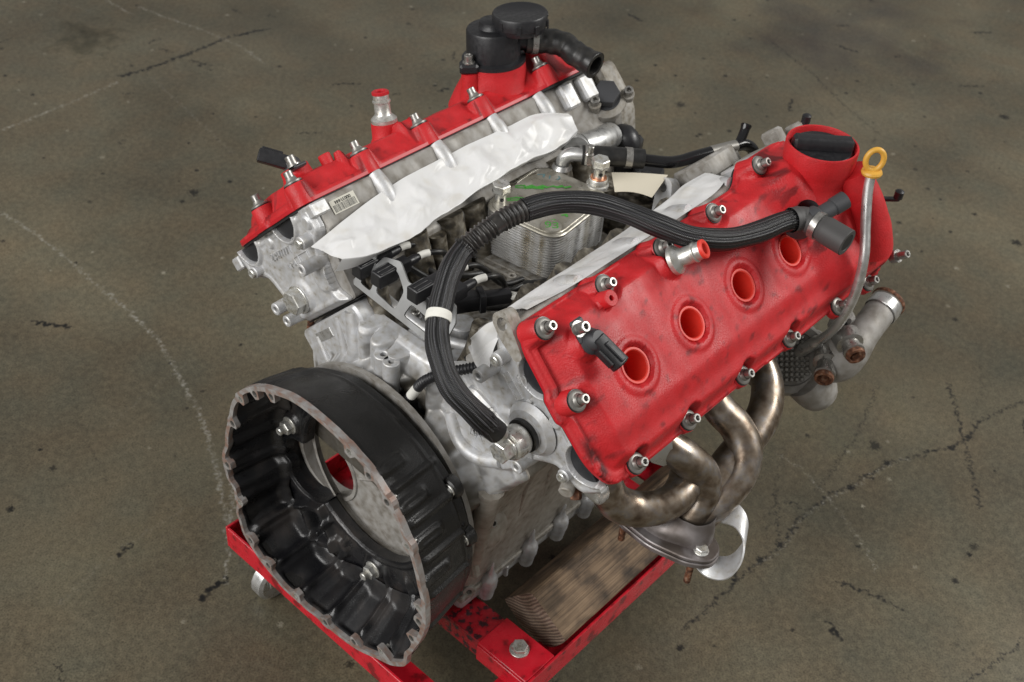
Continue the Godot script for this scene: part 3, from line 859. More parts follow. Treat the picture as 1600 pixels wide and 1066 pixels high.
	b.tube(spline([Vector3(-0.086, 0.198, 0.256), Vector3(-0.072, 0.150, 0.262), Vector3(-0.078, 0.108, 0.264)], 12), func(t, _a): return 0.010 + 0.004 * t, 14)
	b.tube(spline([Vector3(-0.112, 0.172, 0.256), Vector3(-0.096, 0.128, 0.260), Vector3(-0.094, 0.095, 0.262)], 12), func(_t, _a): return 0.0065, 12)
	var be := part("bank_end_casting", b.done(), M.aluminium, eng)
	b = MB.new()
	b.box(Transform3D(TL.basis, Vector3(-0.135, 0.132, 0.2602)), Vector3(0.040, 0.013, 0.002), 0.0008)
	part("machined_pad", b.done(), M.machined, be)
	# deck seams of the head gaskets
	for sx in [1, -1]:
		b = MB.new()
		b.box(Transform3D(side(sx).basis, bk(sx, -0.032, 0.211, -0.014)), Vector3(0.132, 0.0016, 0.500), 0.0003)
		part("head_gasket", b.done(), M.dark, eng)
	# adapter ring behind the bell
	b = MB.new()
	b.lathe(TZ, [Vector2(0.120, 0.252), Vector2(0.134, 0.268), Vector2(0.142, 0.278), Vector2(0.151, 0.282), Vector2(0.154, 0.2880), Vector2(0.152, 0.2925), Vector2(0.130, 0.2935)], 64, -3.25, 0.75)
	part("adapter_ring", b.done(), M.oily_casting, eng)

func lathe_mesh(T: Transform3D, prof: Array, n := 20) -> ArrayMesh:
	var b := MB.new()
	b.lathe(T, prof, n)
	return b.done()

func grid_flip(pts: Array, nu: int, nv: int, cols := PackedColorArray()) -> ArrayMesh:   # the same sheet seen from its other side
	var r := []
	var rc := PackedColorArray()
	for i in range(nu, -1, -1):
		for j in nv + 1:
			r.append(pts[i * (nv + 1) + j])
			if cols.size(): rc.append(cols[i * (nv + 1) + j])
	return grid_mesh(r, nu, nv, rc)


func build_heads():
	for sx in [1, -1]:
		var T := side(sx)
		var sec := [Vector2(-0.098, 0.2125), Vector2(0.036, 0.2125), Vector2(0.046, 0.262), Vector2(0.056, 0.284), Vector2(0.086, 0.296), Vector2(0.0885, 0.3345), Vector2(-0.118, 0.3345), Vector2(-0.118, 0.292), Vector2(-0.104, 0.262)]
		if sx < 0:
			sec = sec.map(func(v): return Vector2(-v.x, v.y))
			sec.reverse()
		var b := MB.new()
		b.prism(T, rounded(sec, 0.006, 3), -0.27, 0.238, 0.002)
		var head := part("cylinder_head", b.done(), M.wall_aluminium, eng, Transform3D.IDENTITY, "right cylinder head, silver casting under the near red cover" if sx > 0 else "left cylinder head, silver casting under the far red cover")
		# gasket line under the cover
		# intake shelf
		b = MB.new()
		var sh := rounded([Vector2(0.080, 0.205), Vector2(0.118, 0.205), Vector2(0.150, 0.240), Vector2(0.150, 0.276), Vector2(0.128, 0.276), Vector2(0.084, 0.256)], 0.006, 3)
		if sx < 0:
			sh = sh.map(func(v): return Vector2(-v.x, v.y))
			sh.reverse()
		b.prism(Transform3D.IDENTITY, sh, -0.235 + (0.0 if sx > 0 else DZ), (0.222 if sx > 0 else 0.186) + (0.0 if sx > 0 else DZ), 0.003)
		part("intake_flange", b.done(), M.wall_aluminium, head)
		b = MB.new()
		for k in 4:   # port humps under the shelf
			var z := 0.156 - 0.104 * k + (0.0 if sx > 0 else DZ)
			for dz in ([-0.021, 0.021] if k > 0 else [-0.021]):
				b.tube(spline([Vector3(0.094 * sx, 0.258, z + dz), Vector3(0.084 * sx, 0.235, z + dz), Vector3(0.072 * sx, 0.205, z + dz), Vector3(0.070 * sx, 0.17, z + dz)], 8), func(t, _a): return 0.021 - 0.004 * t, 12)
			b.tube(spline([Vector3(0.080 * sx, 0.25, z + 0.052), Vector3(0.074 * sx, 0.21, z + 0.052), Vector3(0.062 * sx, 0.172, z + 0.052)], 8), func(t, _a): return 0.012 + 0.004 * t, 12)
		part("intake_port", b.done(), M.oily_casting, head)
		# cast pillars on the intake wall under the cover bolts
		for z in [0.139, 0.034, -0.069, -0.16]:
			b = MB.new()
			var p := []
			for q in [[-0.1135, 0.3335], [-0.1165, 0.323], [-0.1190, 0.309], [-0.1175, 0.293], [-0.114, 0.270]]: p.append(bk(sx, q[0], q[1], z))
			b.tube(spline(p, 12), func(t, _a): return 0.0098 + 0.001 * sin(t * 5.0), 14)
			part("bolt_pillar", b.done(), M.aluminium, head)
		for z in [-0.205, -0.245]:
			b = MB.new()
			b.box(Transform3D(T.basis, bk(sx, -0.118, 0.313, z)), Vector3(0.022, 0.036, 0.026), 0.003)
			part("wall_pad", b.done(), M.aluminium, head)
		b = MB.new()
		b.box(Transform3D(T.basis, bk(sx, -0.110, 0.3255, 0.236)), Vector3(0.032, 0.017, 0.024), 0.002)
		if sx < 0: part("lifting_pad", b.done(), M.aluminium, head)
		if sx > 0:
			# near lifting lug with a large hole, right of the film
			var lug := csg_plate("lifting_lug", rounded([Vector2(-0.004, -0.040), Vector2(0.009, -0.040), Vector2(0.011, 0.010), Vector2(0.006, 0.017), Vector2(-0.008, 0.017), Vector2(-0.014, 0.009), Vector2(-0.013, -0.010)], 0.006, 3), [circle(0.0075, 18, Vector2(-0.001, 0.003))], 0.0, 0.016, M.dusty_aluminium, head, zframe(bk(sx, -0.115, 0.325, 0.236), Vector3(-0.05, 0.16, 0.98), Vector3(S, S, 0)))
			lug.set_meta("label", "dull lifting lug with a round hole beside the white film")
		build_head_end(sx, head)
	# bar-code sticker on the left intake wall
	var im := Image.create(256, 96, false, Image.FORMAT_RGB8)
	im.fill(Color(0.80, 0.79, 0.74))
	var rr := RandomNumberGenerator.new(); rr.seed = 31444
	var x := 16
	while x < 236:
		var w := rr.randi_range(2, 6)
		im.fill_rect(Rect2i(x, 8, w, 50), Color(0.07, 0.07, 0.07))
		x += w + rr.randi_range(2, 5)
	var lm := StandardMaterial3D.new()
	lm.resource_name = "bar_code"; lm.albedo_texture = ImageTexture.create_from_image(im); lm.roughness = 0.6
	lm.cull_mode = BaseMaterial3D.CULL_DISABLED
	var o := Vector3(-S * (-0.1185 + 0.3185), S * (0.3185 + 0.1185), 0.2175) + Vector3(S, S, 0) * 0.0006
	# the sticker's top faces down the wall: it was put on upside down
	var bx := Vector3(0, 0, 1); var by := Vector3(S, -S, 0)
	var b := MB.new()
	b.grp()
	var hw := 0.0190; var hh := 0.0085
	for q in [[-1, -1], [-1, 1], [1, 1], [-1, -1], [1, 1], [1, -1]]:
		b.st.set_uv(Vector2(0.5 + 0.5 * q[0], 0.5 - 0.5 * q[1])); b.st.add_vertex(o + bx * hw * q[0] + by * hh * q[1])
	var st := part("barcode_sticker", b.done(), lm, eng)
	var tm := text_mesh("00031444", 0.0042, 0.0002)
	part("sticker_number", tm, M.dark, st, Transform3D(Basis(bx, by, bx.cross(by)), o - by * 0.0046 + bx.cross(by) * 0.0004))

func text_mesh(s: String, height: float, depth: float, bold := false) -> TextMesh:
	var f := SystemFont.new()
	f.font_names = PackedStringArray(["Droid Sans"])
	if bold: f.font_weight = 700
	var t := TextMesh.new()
	t.text = s; t.font = f; t.font_size = 32
	t.pixel_size = height / 24.0
	t.depth = depth
	t.curve_step = 2.0
	return t

func build_head_end(sx: int, head: Node3D):
	# cast end face with cam plugs, bosses and lettering, as a relief over (across, up)
	var outl := rounded([Vector2(-0.118, 0.3345), Vector2(-0.118, 0.300), Vector2(-0.096, 0.286), Vector2(-0.086, 0.262), Vector2(-0.080, 0.232), Vector2(-0.096, 0.213), Vector2(0.022, 0.213), Vector2(0.036, 0.226), Vector2(0.042, 0.255), Vector2(0.052, 0.283), Vector2(0.078, 0.290), Vector2(0.091, 0.303), Vector2(0.093, 0.3345)], 0.008, 4)
	var nx := 176; var ny := 104
	var pts := []
	noise.seed = 40; noise.frequency = 40.0
	for i in nx + 1:
		for j in ny + 1:
			var p := Vector2(-0.120 + 0.216 * i / nx, 0.2115 + 0.124 * j / ny)
			var d := dist_poly(p, outl)
			if d.x < -0.0015:
				pts.append(Vector3.INF); continue
			if d.x < 0: p = Vector2(d.y, d.z)
			var edge: float = minf(d.x, 1.0) if p.y < 0.331 else 0.02
			var z := 0.2475
			z -= 0.0055 * sstep(0.006, 0.0, edge)
			z += 0.0014 * sstep(0.004, 0.007, edge) * sstep(0.013, 0.009, edge)      # raised border
			for c in [Vector2(-0.0535, 0.3345), Vector2(0.0535, 0.3345)]:
				var r := p.distance_to(c)
				if r < 0.031: z = maxf(z, 0.2475 + 0.0045 * sstep(0.031, 0.0275, r))
				if r < 0.0252: z = 0.2475 + 0.0045 - 0.0105 * sstep(0.0252, 0.0235, r)
			for q in [[-0.102, 0.318, 0.011, 0.004], [0.0, 0.322, 0.010, 0.0035], [-0.010, 0.245, 0.026, 0.0045], [-0.070, 0.250, 0.020, 0.003]]:
				if p.distance_to(Vector2(q[0], q[1])) < q[2]: z = maxf(z, 0.2475 + q[3] * sstep(q[2], q[2] * 0.6, p.distance_to(Vector2(q[0], q[1]))))
			z += noise.get_noise_2d(p.x, p.y) * 0.0006
			if d.x <= 0: z = 0.2385
			pts.append(side(sx) * Vector3(p.x * sx, p.y, z))
	part("end_face", grid_flip(pts, nx, ny) if sx > 0 else grid_mesh(pts, nx, ny), M.aluminium, head)
	for c in [-0.0535, 0.0535]:
		var b := MB.new()
		var poly := []
		for k in 17: poly.append(Vector2(c * sx + 0.0225 * cos(PI + PI * k / 16.0), 0.3338 + 0.0225 * sin(PI + PI * k / 16.0)))
		b.prism(side(sx), poly, 0.238, 0.2478, 0.001)
		part("cam_plug", b.done(), M.cam_plug, head)
	# bosses standing off the face
	for q in [[-0.088, 0.300, 0.0085, 0.018, 0.0033], [-0.080, 0.272, 0.0085, 0.030, 0.0036], [0.033, 0.246, 0.0085, 0.026, 0.0036], [0.058, 0.300, 0.0080, 0.014, 0.0036], [0.030, 0.226, 0.0080, 0.022, 0.0033]]:
		if sx > 0 and q[0] == 0.030: continue
		var b := MB.new()
		boss(b, bk(sx, q[0], q[1], 0.244), Vector3(0, 0, 1), q[2], q[3], q[4])
		part("threaded_boss", b.done(), M.aluminium, head)
	part("socket_screw", lathe_mesh(frame(bk(sx, -0.088, 0.300, 0.2605), Vector3(0, 0, 1)), socket_bolt(0.0062, 0.006)), M.zinc, head)
	part("socket_screw", lathe_mesh(frame(bk(sx, 0.058, 0.300, 0.2565), Vector3(0, 0, 1)), socket_bolt(0.0062, 0.006)), M.zinc, head)
	# cast lettering reads along the head
	var rot := TR.basis if sx > 0 else TL.basis
	var ts := "234051 B" if sx > 0 else "23477771"
	var tp := bk(sx, -0.008, 0.300, 0.2476) if sx > 0 else bk(sx, -0.012, 0.303, 0.2476)
	part("cast_number", text_mesh(ts, 0.0090, 0.0042), M.aluminium, head, Transform3D(Basis(Vector3(0, 0, 1), 0.06 if sx > 0 else -0.05) * rot, tp))
	part("cast_number", text_mesh("B" if sx > 0 else "1 2 4", 0.0068, 0.0040), M.aluminium, head, Transform3D(rot, bk(sx, -0.022, 0.284, 0.2476)))
	var dp := bk(sx, -0.052, 0.285, 0.2472)
	var fr := MB.new()
	for e in [[0.0, 0.0055, 0.034, 0.0009], [0.0, -0.0055, 0.034, 0.0009], [0.017, 0.0, 0.0009, 0.012], [-0.017, 0.0, 0.0009, 0.012], [-0.006, 0.0, 0.0009, 0.012]]:
		fr.box(Transform3D(rot, dp + rot * Vector3(e[0], e[1], 0.0006)), Vector3(e[2], e[3], 0.0024), 0.0003)
	part("cast_frame", fr.done(), M.aluminium, head)
	var clock := MB.new()
	var cp := bk(sx, -0.056, 0.3045, 0.2474)
	clock.lathe(along_z(cp), [Vector2(0.0078, 0), Vector2(0.0078, 0.0012), Vector2(0.0068, 0.0012), Vector2(0.0068, 0)], 20)
	for k in 8: clock.box(Transform3D(Basis(Vector3(0, 0, 1), k * PI / 4), cp + Vector3(cos(k * PI / 4), sin(k * PI / 4), 0) * 0.0045 + Vector3(0, 0, 0.0005)), Vector3(0.0032, 0.0008, 0.002), 0.0002)
	part("date_mark", clock.done(), M.aluminium, head)
	if sx < 0:   # big hexagon plug on the left face
		part("hex_plug", hex_bolt(frame(bk(sx, -0.002, 0.243, 0.252), Vector3(0, 0, 1), Vector3(1, 0.2, 0)), 0.0165, 0.012, 0.019), M.zinc, head)
		var b := MB.new()
		b.box(Transform3D(rot, bk(sx, 0.098, 0.321, 0.244)), Vector3(0.020, 0.018, 0.016), 0.002)
		part("cover_ear", b.done(), M.aluminium, head)
	else:
		var b := MB.new()
		b.cyl(frame(bk(sx, 0.072, 0.289, 0.246), Vector3(0.35, -0.2, 0.9)), 0.0085, 0.014, 16, 0.001)
		part("serrated_plug", b.done(), M.dusty_aluminium, head)
		for q in [[0.071, 0.278, 0.240], [0.084, 0.276, 0.232]]:
			part("rusty_nut", hex_bolt(frame(bk(sx, q[0], q[1], q[2]), Vector3(0.5, -0.75, 0.4)), 0.0065, 0.014), M.rusty, head)


# ---------------------------------------------------------------- red cam covers
const COVER_BOLTS := [[-0.098, 0.236], [-0.101, 0.135], [-0.100, 0.032], [-0.101, -0.072], [-0.119, -0.186], [0.083, 0.198], [0.083, 0.101], [0.083, -0.009], [0.084, -0.111], [0.093, -0.222], [0.094, -0.300], [-0.016, 0.2435]]
const PLUGS := [0.156, 0.052, -0.052, -0.156]

func build_covers():
	var outl := rounded([Vector2(-0.113, 0.240), Vector2(-0.110, -0.155), Vector2(-0.131, -0.175), Vector2(-0.131, -0.272), Vector2(-0.108, -0.318), Vector2(-0.060, -0.362), Vector2(-0.005, -0.385), Vector2(0.045, -0.382), Vector2(0.090, -0.350), Vector2(0.101, -0.315), Vector2(0.094, -0.26), Vector2(0.092, 0.205), Vector2(0.089, 0.238), Vector2(0.055, 0.254), Vector2(0.004, 0.255), Vector2(-0.002, 0.260), Vector2(-0.030, 0.260), Vector2(-0.036, 0.255), Vector2(-0.090, 0.254)], 0.022, 5)
	var nu := 96; var nz := 268
	var loc := []
	var cols := PackedColorArray()
	noise.seed = 90; noise.frequency = 28.0; noise.fractal_octaves = 4
	for i in nz + 1:
		for j in nu + 1:
			var p := Vector2(-0.134 + 0.237 * j / nu, 0.263 - 0.653 * i / nz)
			var d := dist_poly(p, outl)
			var inwell := false
			for k in 4:
				if p.distance_to(Vector2(-0.011, PLUGS[k])) < 0.0180: inwell = true
			if d.x < -0.0034 or inwell:
				loc.append(Vector3.INF); cols.append(Color.WHITE); continue
			var e := maxf(d.x, 0.0)
			if d.x < 0: p = Vector2(d.y, d.z)
			var h := 0.3425
			# flange lip, then the wall, then the crowned top
			var near := sstep(0.20, 0.23, p.y)
			h += 0.008 * sstep(0.003, 0.009, e)
			var wall_in := lerpf(0.024, 0.034, near)
			var hump := sstep(-0.165, -0.215, p.y + 0.26 * p.x)
			var top := 0.0195 + 0.005 * sstep(0.01, 0.06, e) + 0.020 * hump * sstep(0.0, 0.045, e) + 0.010 * hump * sstep(-0.02, -0.09, p.x) * sstep(0, 0.03, e)
			h += top * sstep(lerpf(0.006, 0.013, near), wall_in, e)
			h -= 0.0030 * near * sstep(0.009, 0.012, e) * sstep(0.018, 0.014, e)
			# a shallow valley along the exhaust side
			h -= 0.006 * sstep(0.030, 0.058, p.x) * (1.0 - hump)
			# pads round the plug wells
			for k in 4:
				var r := p.distance_to(Vector2(-0.011, PLUGS[k]))
				if r < 0.05:
					h += 0.0022 * sstep(0.0345, 0.0300, r)
					h -= 0.0060 * sstep(0.0232, 0.0220, r)
			# sensor pad and breather pads
			h = smax(h, 0.3425 + 0.040 * sstep(0.026, 0.015, p.distance_to(Vector2(-0.062, 0.205))), 0.006)
			h = smax(h, 0.3425 + 0.0385 * sstep(0.027, 0.016, p.distance_to(Vector2(-0.083, 0.038))), 0.006)
			h = smax(h, 0.3425 + 0.0375 * sstep(0.013, 0.008, p.distance_to(Vector2(-0.088, 0.150))), 0.003)
			# bolt seats sunk in the wall
			var dark := 0.0
			for q in COVER_BOLTS:
				var r := p.distance_to(Vector2(q[0], q[1]))
				if r < 0.03:
					var seat := 0.3635 if q[0] < 0.03 else 0.3440
					var w := sstep(0.0205, 0.0150, r)
					if q[0] > 0.03: w = sstep(0.0175, 0.0135, r)
					h = lerpf(h, minf(h, seat), w) if q[0] > 0 or q[1] > 0.24 else lerpf(h, maxf(minf(h, seat), lerpf(0.350, seat, sstep(0.017, 0.014, r))), w)
					dark = maxf(dark, sstep(0.026, 0.014, r) * 0.5)
			if d.x <= 0: h = 0.3400
			loc.append(Vector3(p.x, h, p.y))
			# grime: rubbed black patches and pale dust, of their own shape
			var n := noise.get_noise_2d(p.x * 1.6, p.y)
			var g := sstep(0.12, 0.52, n + dark * 0.50 - 0.12 + 0.10 * sstep(0.02, 0.0, e)) * 0.62
			g = maxf(g, 0.92 * sstep(0.010, 0.004, absf(p.y - 0.2425) ) * sstep(0.018, 0.034, p.x) * sstep(0.098, 0.07, p.x) * sstep(-0.25, 0.15, n + 0.12))
			g = maxf(g, 0.75 * sstep(0.03, 0.01, absf(p.distance_to(Vector2(-0.055, -0.235)) - 0.062)) * sstep(-0.05, 0.25, n + 0.05) * sstep(-0.12, -0.2, p.y))
			var c := Color(1, 1, 1).lerp(Color(0.10, 0.16, 0.16), g)
			var dust := sstep(-0.05, 0.35, noise.get_noise_2d(p.x * 0.7 + 5.0, p.y * 0.35 + 3.0)) * 0.5
			c = c.lerp(Color(0.86, 3.2, 2.6), dust * (1.0 - g) * 0.60)
			cols.append(c)
	for sx in [1, -1]:
		var T := side(sx)
		var pts := []
		for v in loc:
			pts.append(v if not v.is_finite() else T * Vector3(v.x * sx, v.y, v.z))
		var m := grid_flip(pts, nz, nu, cols) if sx > 0 else grid_mesh(pts, nz, nu, cols)
		var cov := part("cam_cover", m, M.red_crackle, eng, Transform3D.IDENTITY, "near red cam cover with four open spark plug wells" if sx > 0 else "far red cam cover with black breather valve")
		var pl: Array = outl.map(func(v): return Vector2(v.x, -v.y))
		if sx < 0: pl = outl.map(func(v): return Vector2(-v.x, -v.y))
		var ar := 0.0
		for i in pl.size(): ar += (pl[i] as Vector2).cross(pl[(i + 1) % pl.size()])
		if ar < 0: pl.reverse()
		var TF := T * Transform3D(Basis(Vector3(1, 0, 0), Vector3(0, 0, -1), Vector3(0, 1, 0)), Vector3.ZERO)
		var b := MB.new()
		b.prism(TF, pl, 0.3365, 0.3416, 0.0006)
		part("cover_flange", b.done(), M.red_gloss_plain, cov)
		b = MB.new()
		b.prism(TF, pl.map(func(v): return v * 0.992), 0.3330, 0.3366, 0.0004)
		part("cover_gasket", b.done(), M.dark, cov)
		# bolts on their pillars
		var pil := MB.new()
		pil.lathe(Transform3D.IDENTITY, [Vector2(0.0150, 0), Vector2(0.0140, 0.012), Vector2(0.0135, 0.0262), Vector2(0.0125, 0.0275), Vector2(0, 0.0275)], 22)
		var pm := pil.done()
		var bm := cover_bolt()
		for q in COVER_BOLTS:
			var X := Transform3D(T.basis, bk(sx, q[0], 0.3370, q[1]))
			if q[0] > 0.03: X = X * Transform3D(Basis.IDENTITY.scaled(Vector3(1, 0.34, 1)), Vector3(0, -0.0005, 0))
			part("bolt_pillar", pm, M.red_plain, cov, X)
			var bo := part("cover_bolt", bm, null, cov, Transform3D(T.basis, bk(sx, q[0], 0.3646 if q[0] < 0.03 else 0.3462, q[1])))
			bo.material_override = null
		# plug wells
		var well := MB.new()
		well.lathe(Transform3D.IDENTITY, [Vector2(0.0208, -0.006), Vector2(0.0208, 0.0035), Vector2(0.0200, 0.0048), Vector2(0.0178, 0.0048), Vector2(0.0166, 0.0036), Vector2(0.0160, -0.012), Vector2(0.0158, -0.085), Vector2(0, -0.085)], 36)
		var wm := well.done()
		for z in PLUGS: part("spark_plug_well", wm, M.red_plastic, cov, Transform3D(T.basis, bk(sx, -0.011, 0.3690, z)))
		# breather nipple with red cap
		b = MB.new()
		var np := bk(sx, -0.083, 0.379, 0.038) if sx > 0 else bk(sx, -0.058, 0.392, 0.047)
		var nd := (T.basis * Vector3(0.05 * sx, 1.0, -0.35)).normalized() if sx > 0 else Vector3(-0.25, 0.97, -0.05)
		var NT := frame(np, nd)
		if sx < 0:
			var bb := MB.new()
			bb.lathe(frame(np - nd * 0.032, nd), [Vector2(0.024, 0), Vector2(0.0185, 0.012), Vector2(0.0175, 0.0325), Vector2(0, 0.0325)], 24)
			part("breather_boss", bb.done(), M.red_plain, cov)
			for w in [[-0.080, 0.168], [-0.062, 0.006]]:
				var bp := MB.new()
				bp.cyl(frame(bk(sx, w[0], 0.366, w[1]), T.basis.y), 0.0080, 0.018, 18, 0.001)
				part("cover_peg", bp.done(), M.red_plain, cov)
		else:
			var bb := MB.new()
			bb.lathe(frame(bk(sx, -0.088, 0.368, 0.150), T.basis.y), [Vector2(0.0105, 0), Vector2(0.0095, 0.014), Vector2(0.0085, 0.0150), Vector2(0.0032, 0.0150), Vector2(0.0030, 0.008), Vector2(0, 0.008)], 22)
			part("cover_peg", bb.done(), M.red_plain, cov)
		b.lathe(NT, [Vector2(0.0172, 0), Vector2(0.0172, 0.005), Vector2(0.0120, 0.010), Vector2(0.0105, 0.012), Vector2(0.0105, 0.026), Vector2(0.0118, 0.027), Vector2(0.0118, 0.029), Vector2(0.0105, 0.030), Vector2(0.0100, 0.038), Vector2(0.0085, 0.0385), Vector2(0.0080, 0.034), Vector2(0, 0.034)], 24)
		var nip := part("breather_nipple", b.done(), M.zinc, cov)
		b = MB.new()
		b.lathe(NT, [Vector2(0.0112, 0.0372), Vector2(0.0112, 0.0405), Vector2(0.0098, 0.0415), Vector2(0.0072, 0.0412), Vector2(0.0062, 0.040), Vector2(0.0058, 0.030), Vector2(0, 0.030)], 24)
		part("nipple_cap", b.done(), M.red_plastic if sx > 0 else M.red_gloss_plain, nip)
		cam_sensor(sx, cov)
	oil_filler()
	breather_valve()


func cover_bolt() -> ArrayMesh:
	var b := MB.new()
	b.lathe(Transform3D.IDENTITY, [Vector2(0.0126, 0), Vector2(0.0126, 0.0012), Vector2(0.0110, 0.0014)], 24)
	b.st.set_material(M.rubber)
	var am := b.done()
	b = MB.new()
	b.lathe(Transform3D.IDENTITY, [Vector2(0.0115, 0.0011), Vector2(0.0115, 0.0030), Vector2(0.0105, 0.0038), Vector2(0.0078, 0.0044), Vector2(0.0066, 0.0062), Vector2(0.0062, 0.0085)], 24)
	b.st.set_material(M.washer)
	b.st.generate_normals(); b.st.commit(am)
	b = MB.new()
	b.lathe(Transform3D(Basis.IDENTITY, Vector3(0, 0.0082, 0)), socket_bolt(0.0056, 0.0085), 18)
	b.st.set_material(M.steel)
	b.st.generate_normals(); b.st.commit(am)
	return am


func cam_sensor(sx: int, cov: Node3D):
	var T := side(sx)
	var c := bk(sx, -0.062, 0.381, 0.203)
	var dirn := (T.basis * Vector3(1.0, 0.28, -0.16)).normalized() if sx > 0 else Vector3(-0.62, 0.25, 0.60).normalized()
	var b := MB.new()
	if sx < 0:
		b.lathe(frame(c - T.basis.y * 0.015, T.basis.y), [Vector2(0.022, 0), Vector2(0.019, 0.010), Vector2(0.018, 0.020), Vector2(0, 0.020)], 24)
		part("sensor_boss", b.done(), M.red_plain, cov)
		b = MB.new()
	b.lathe(frame(c, T.basis.y), [Vector2(0.0145, 0), Vector2(0.0145, 0.004), Vector2(0.0115, 0.006), Vector2(0.0110, 0.013), Vector2(0.009, 0.016), Vector2(0, 0.0165)], 22)
	b.box(Transform3D(T.basis, c + T.basis * Vector3(-0.016 * sx, 0.002, 0.006)), Vector3(0.026, 0.005, 0.019), 0.002)
	var s := part("cam_sensor", b.done(), M.grey_plastic, cov)
	b = MB.new()
	var F := zframe(c + T.basis.y * 0.010 + dirn * (0.018 if sx > 0 else 0.022), dirn, T.basis.y)
	b.prism(F, rounded([Vector2(-0.0085, -0.0085), Vector2(0.0085, -0.0085), Vector2(0.0085, 0.0085), Vector2(-0.0085, 0.0085)], 0.003, 2), -0.018, 0.019, 0.001)
	b.box(F * Transform3D(Basis.IDENTITY, Vector3(0.0095, 0, 0.004)), Vector3(0.004, 0.006, 0.026), 0.001)
	b.box(F * Transform3D(Basis.IDENTITY, Vector3(0, 0.0095, 0.002)), Vector3(0.010, 0.004, 0.022), 0.001)
	part("sensor_plug", b.done(), M.black_plastic, s)
	b = MB.new()
	b.box(F * Transform3D(Basis.IDENTITY, Vector3(0, 0, 0.0192)), Vector3(0.012, 0.012, 0.0008), 0.0003)
	part("plug_socket", b.done(), M.dark, s)
	part("sensor_bolt", lathe_mesh(frame(c + T.basis * Vector3(-0.019 * sx, 0.0045, 0.010), T.basis.y), [Vector2(0.009, 0), Vector2(0.009, 0.0015)] + socket_bolt(0.0062, 0.012).map(func(v): return v + Vector2(0, 0.0015))), M.steel, s)


func oil_filler():
	var c := Vector3(0.2215, 0, -0.2465)
	var b := MB.new()
	b.lathe(Transform3D(Basis.IDENTITY, Vector3(c.x, 0, c.z)), [Vector2(0.080, 0.245), Vector2(0.068, 0.280), Vector2(0.052, 0.306), Vector2(0.0415, 0.318), Vector2(0.0400, 0.328), Vector2(0.0435, 0.342), Vector2(0.0450, 0.352), Vector2(0.0455, 0.3700), Vector2(0.0447, 0.3725), Vector2(0.0425, 0.3725), Vector2(0.0415, 0.370), Vector2(0.0410, 0.340), Vector2(0.0, 0.340)], 56)
	# gusset that runs down to the front of the cover
	b.tube(spline([Vector3(0.262, 0.345, -0.262), Vector3(0.285, 0.305, -0.275), Vector3(0.300, 0.262, -0.285), Vector3(0.305, 0.235, -0.29)], 14), func(t, _a): return 0.020 + 0.008 * t, 16)
	var f := part("oil_filler_neck", b.done(), M.red_plain, eng, Transform3D.IDENTITY, "wide red oil filler neck on the far end of the near cover")
	b = MB.new()
	b.lathe(Transform3D(Basis.IDENTITY, Vector3(c.x, 0.350, c.z)), [Vector2(0.0385, 0), Vector2(0.0385, 0.0155), Vector2(0.0365, 0.0178), Vector2(0.032, 0.0165), Vector2(0, 0.0160)], 48)
	var ax := Vector3(0.742, 0, -0.670)
	var prof := [Vector2(-0.0115, 0), Vector2(0.0115, 0), Vector2(0.0100, 0.012), Vector2(0.0070, 0.0185), Vector2(-0.0070, 0.0185), Vector2(-0.0100, 0.012)]
	b.prism(Transform3D(Basis(Vector3(0, 1, 0).cross(ax), Vector3(0, 1, 0), ax), Vector3(c.x, 0.363, c.z) - Vector3(0.742, 0, 0.670).cross(Vector3.UP) * 0.0), rounded(prof, 0.005, 3), -0.0372, 0.0372, 0.003)
	part("oil_filler_cap", b.done(), M.black_plastic, f)


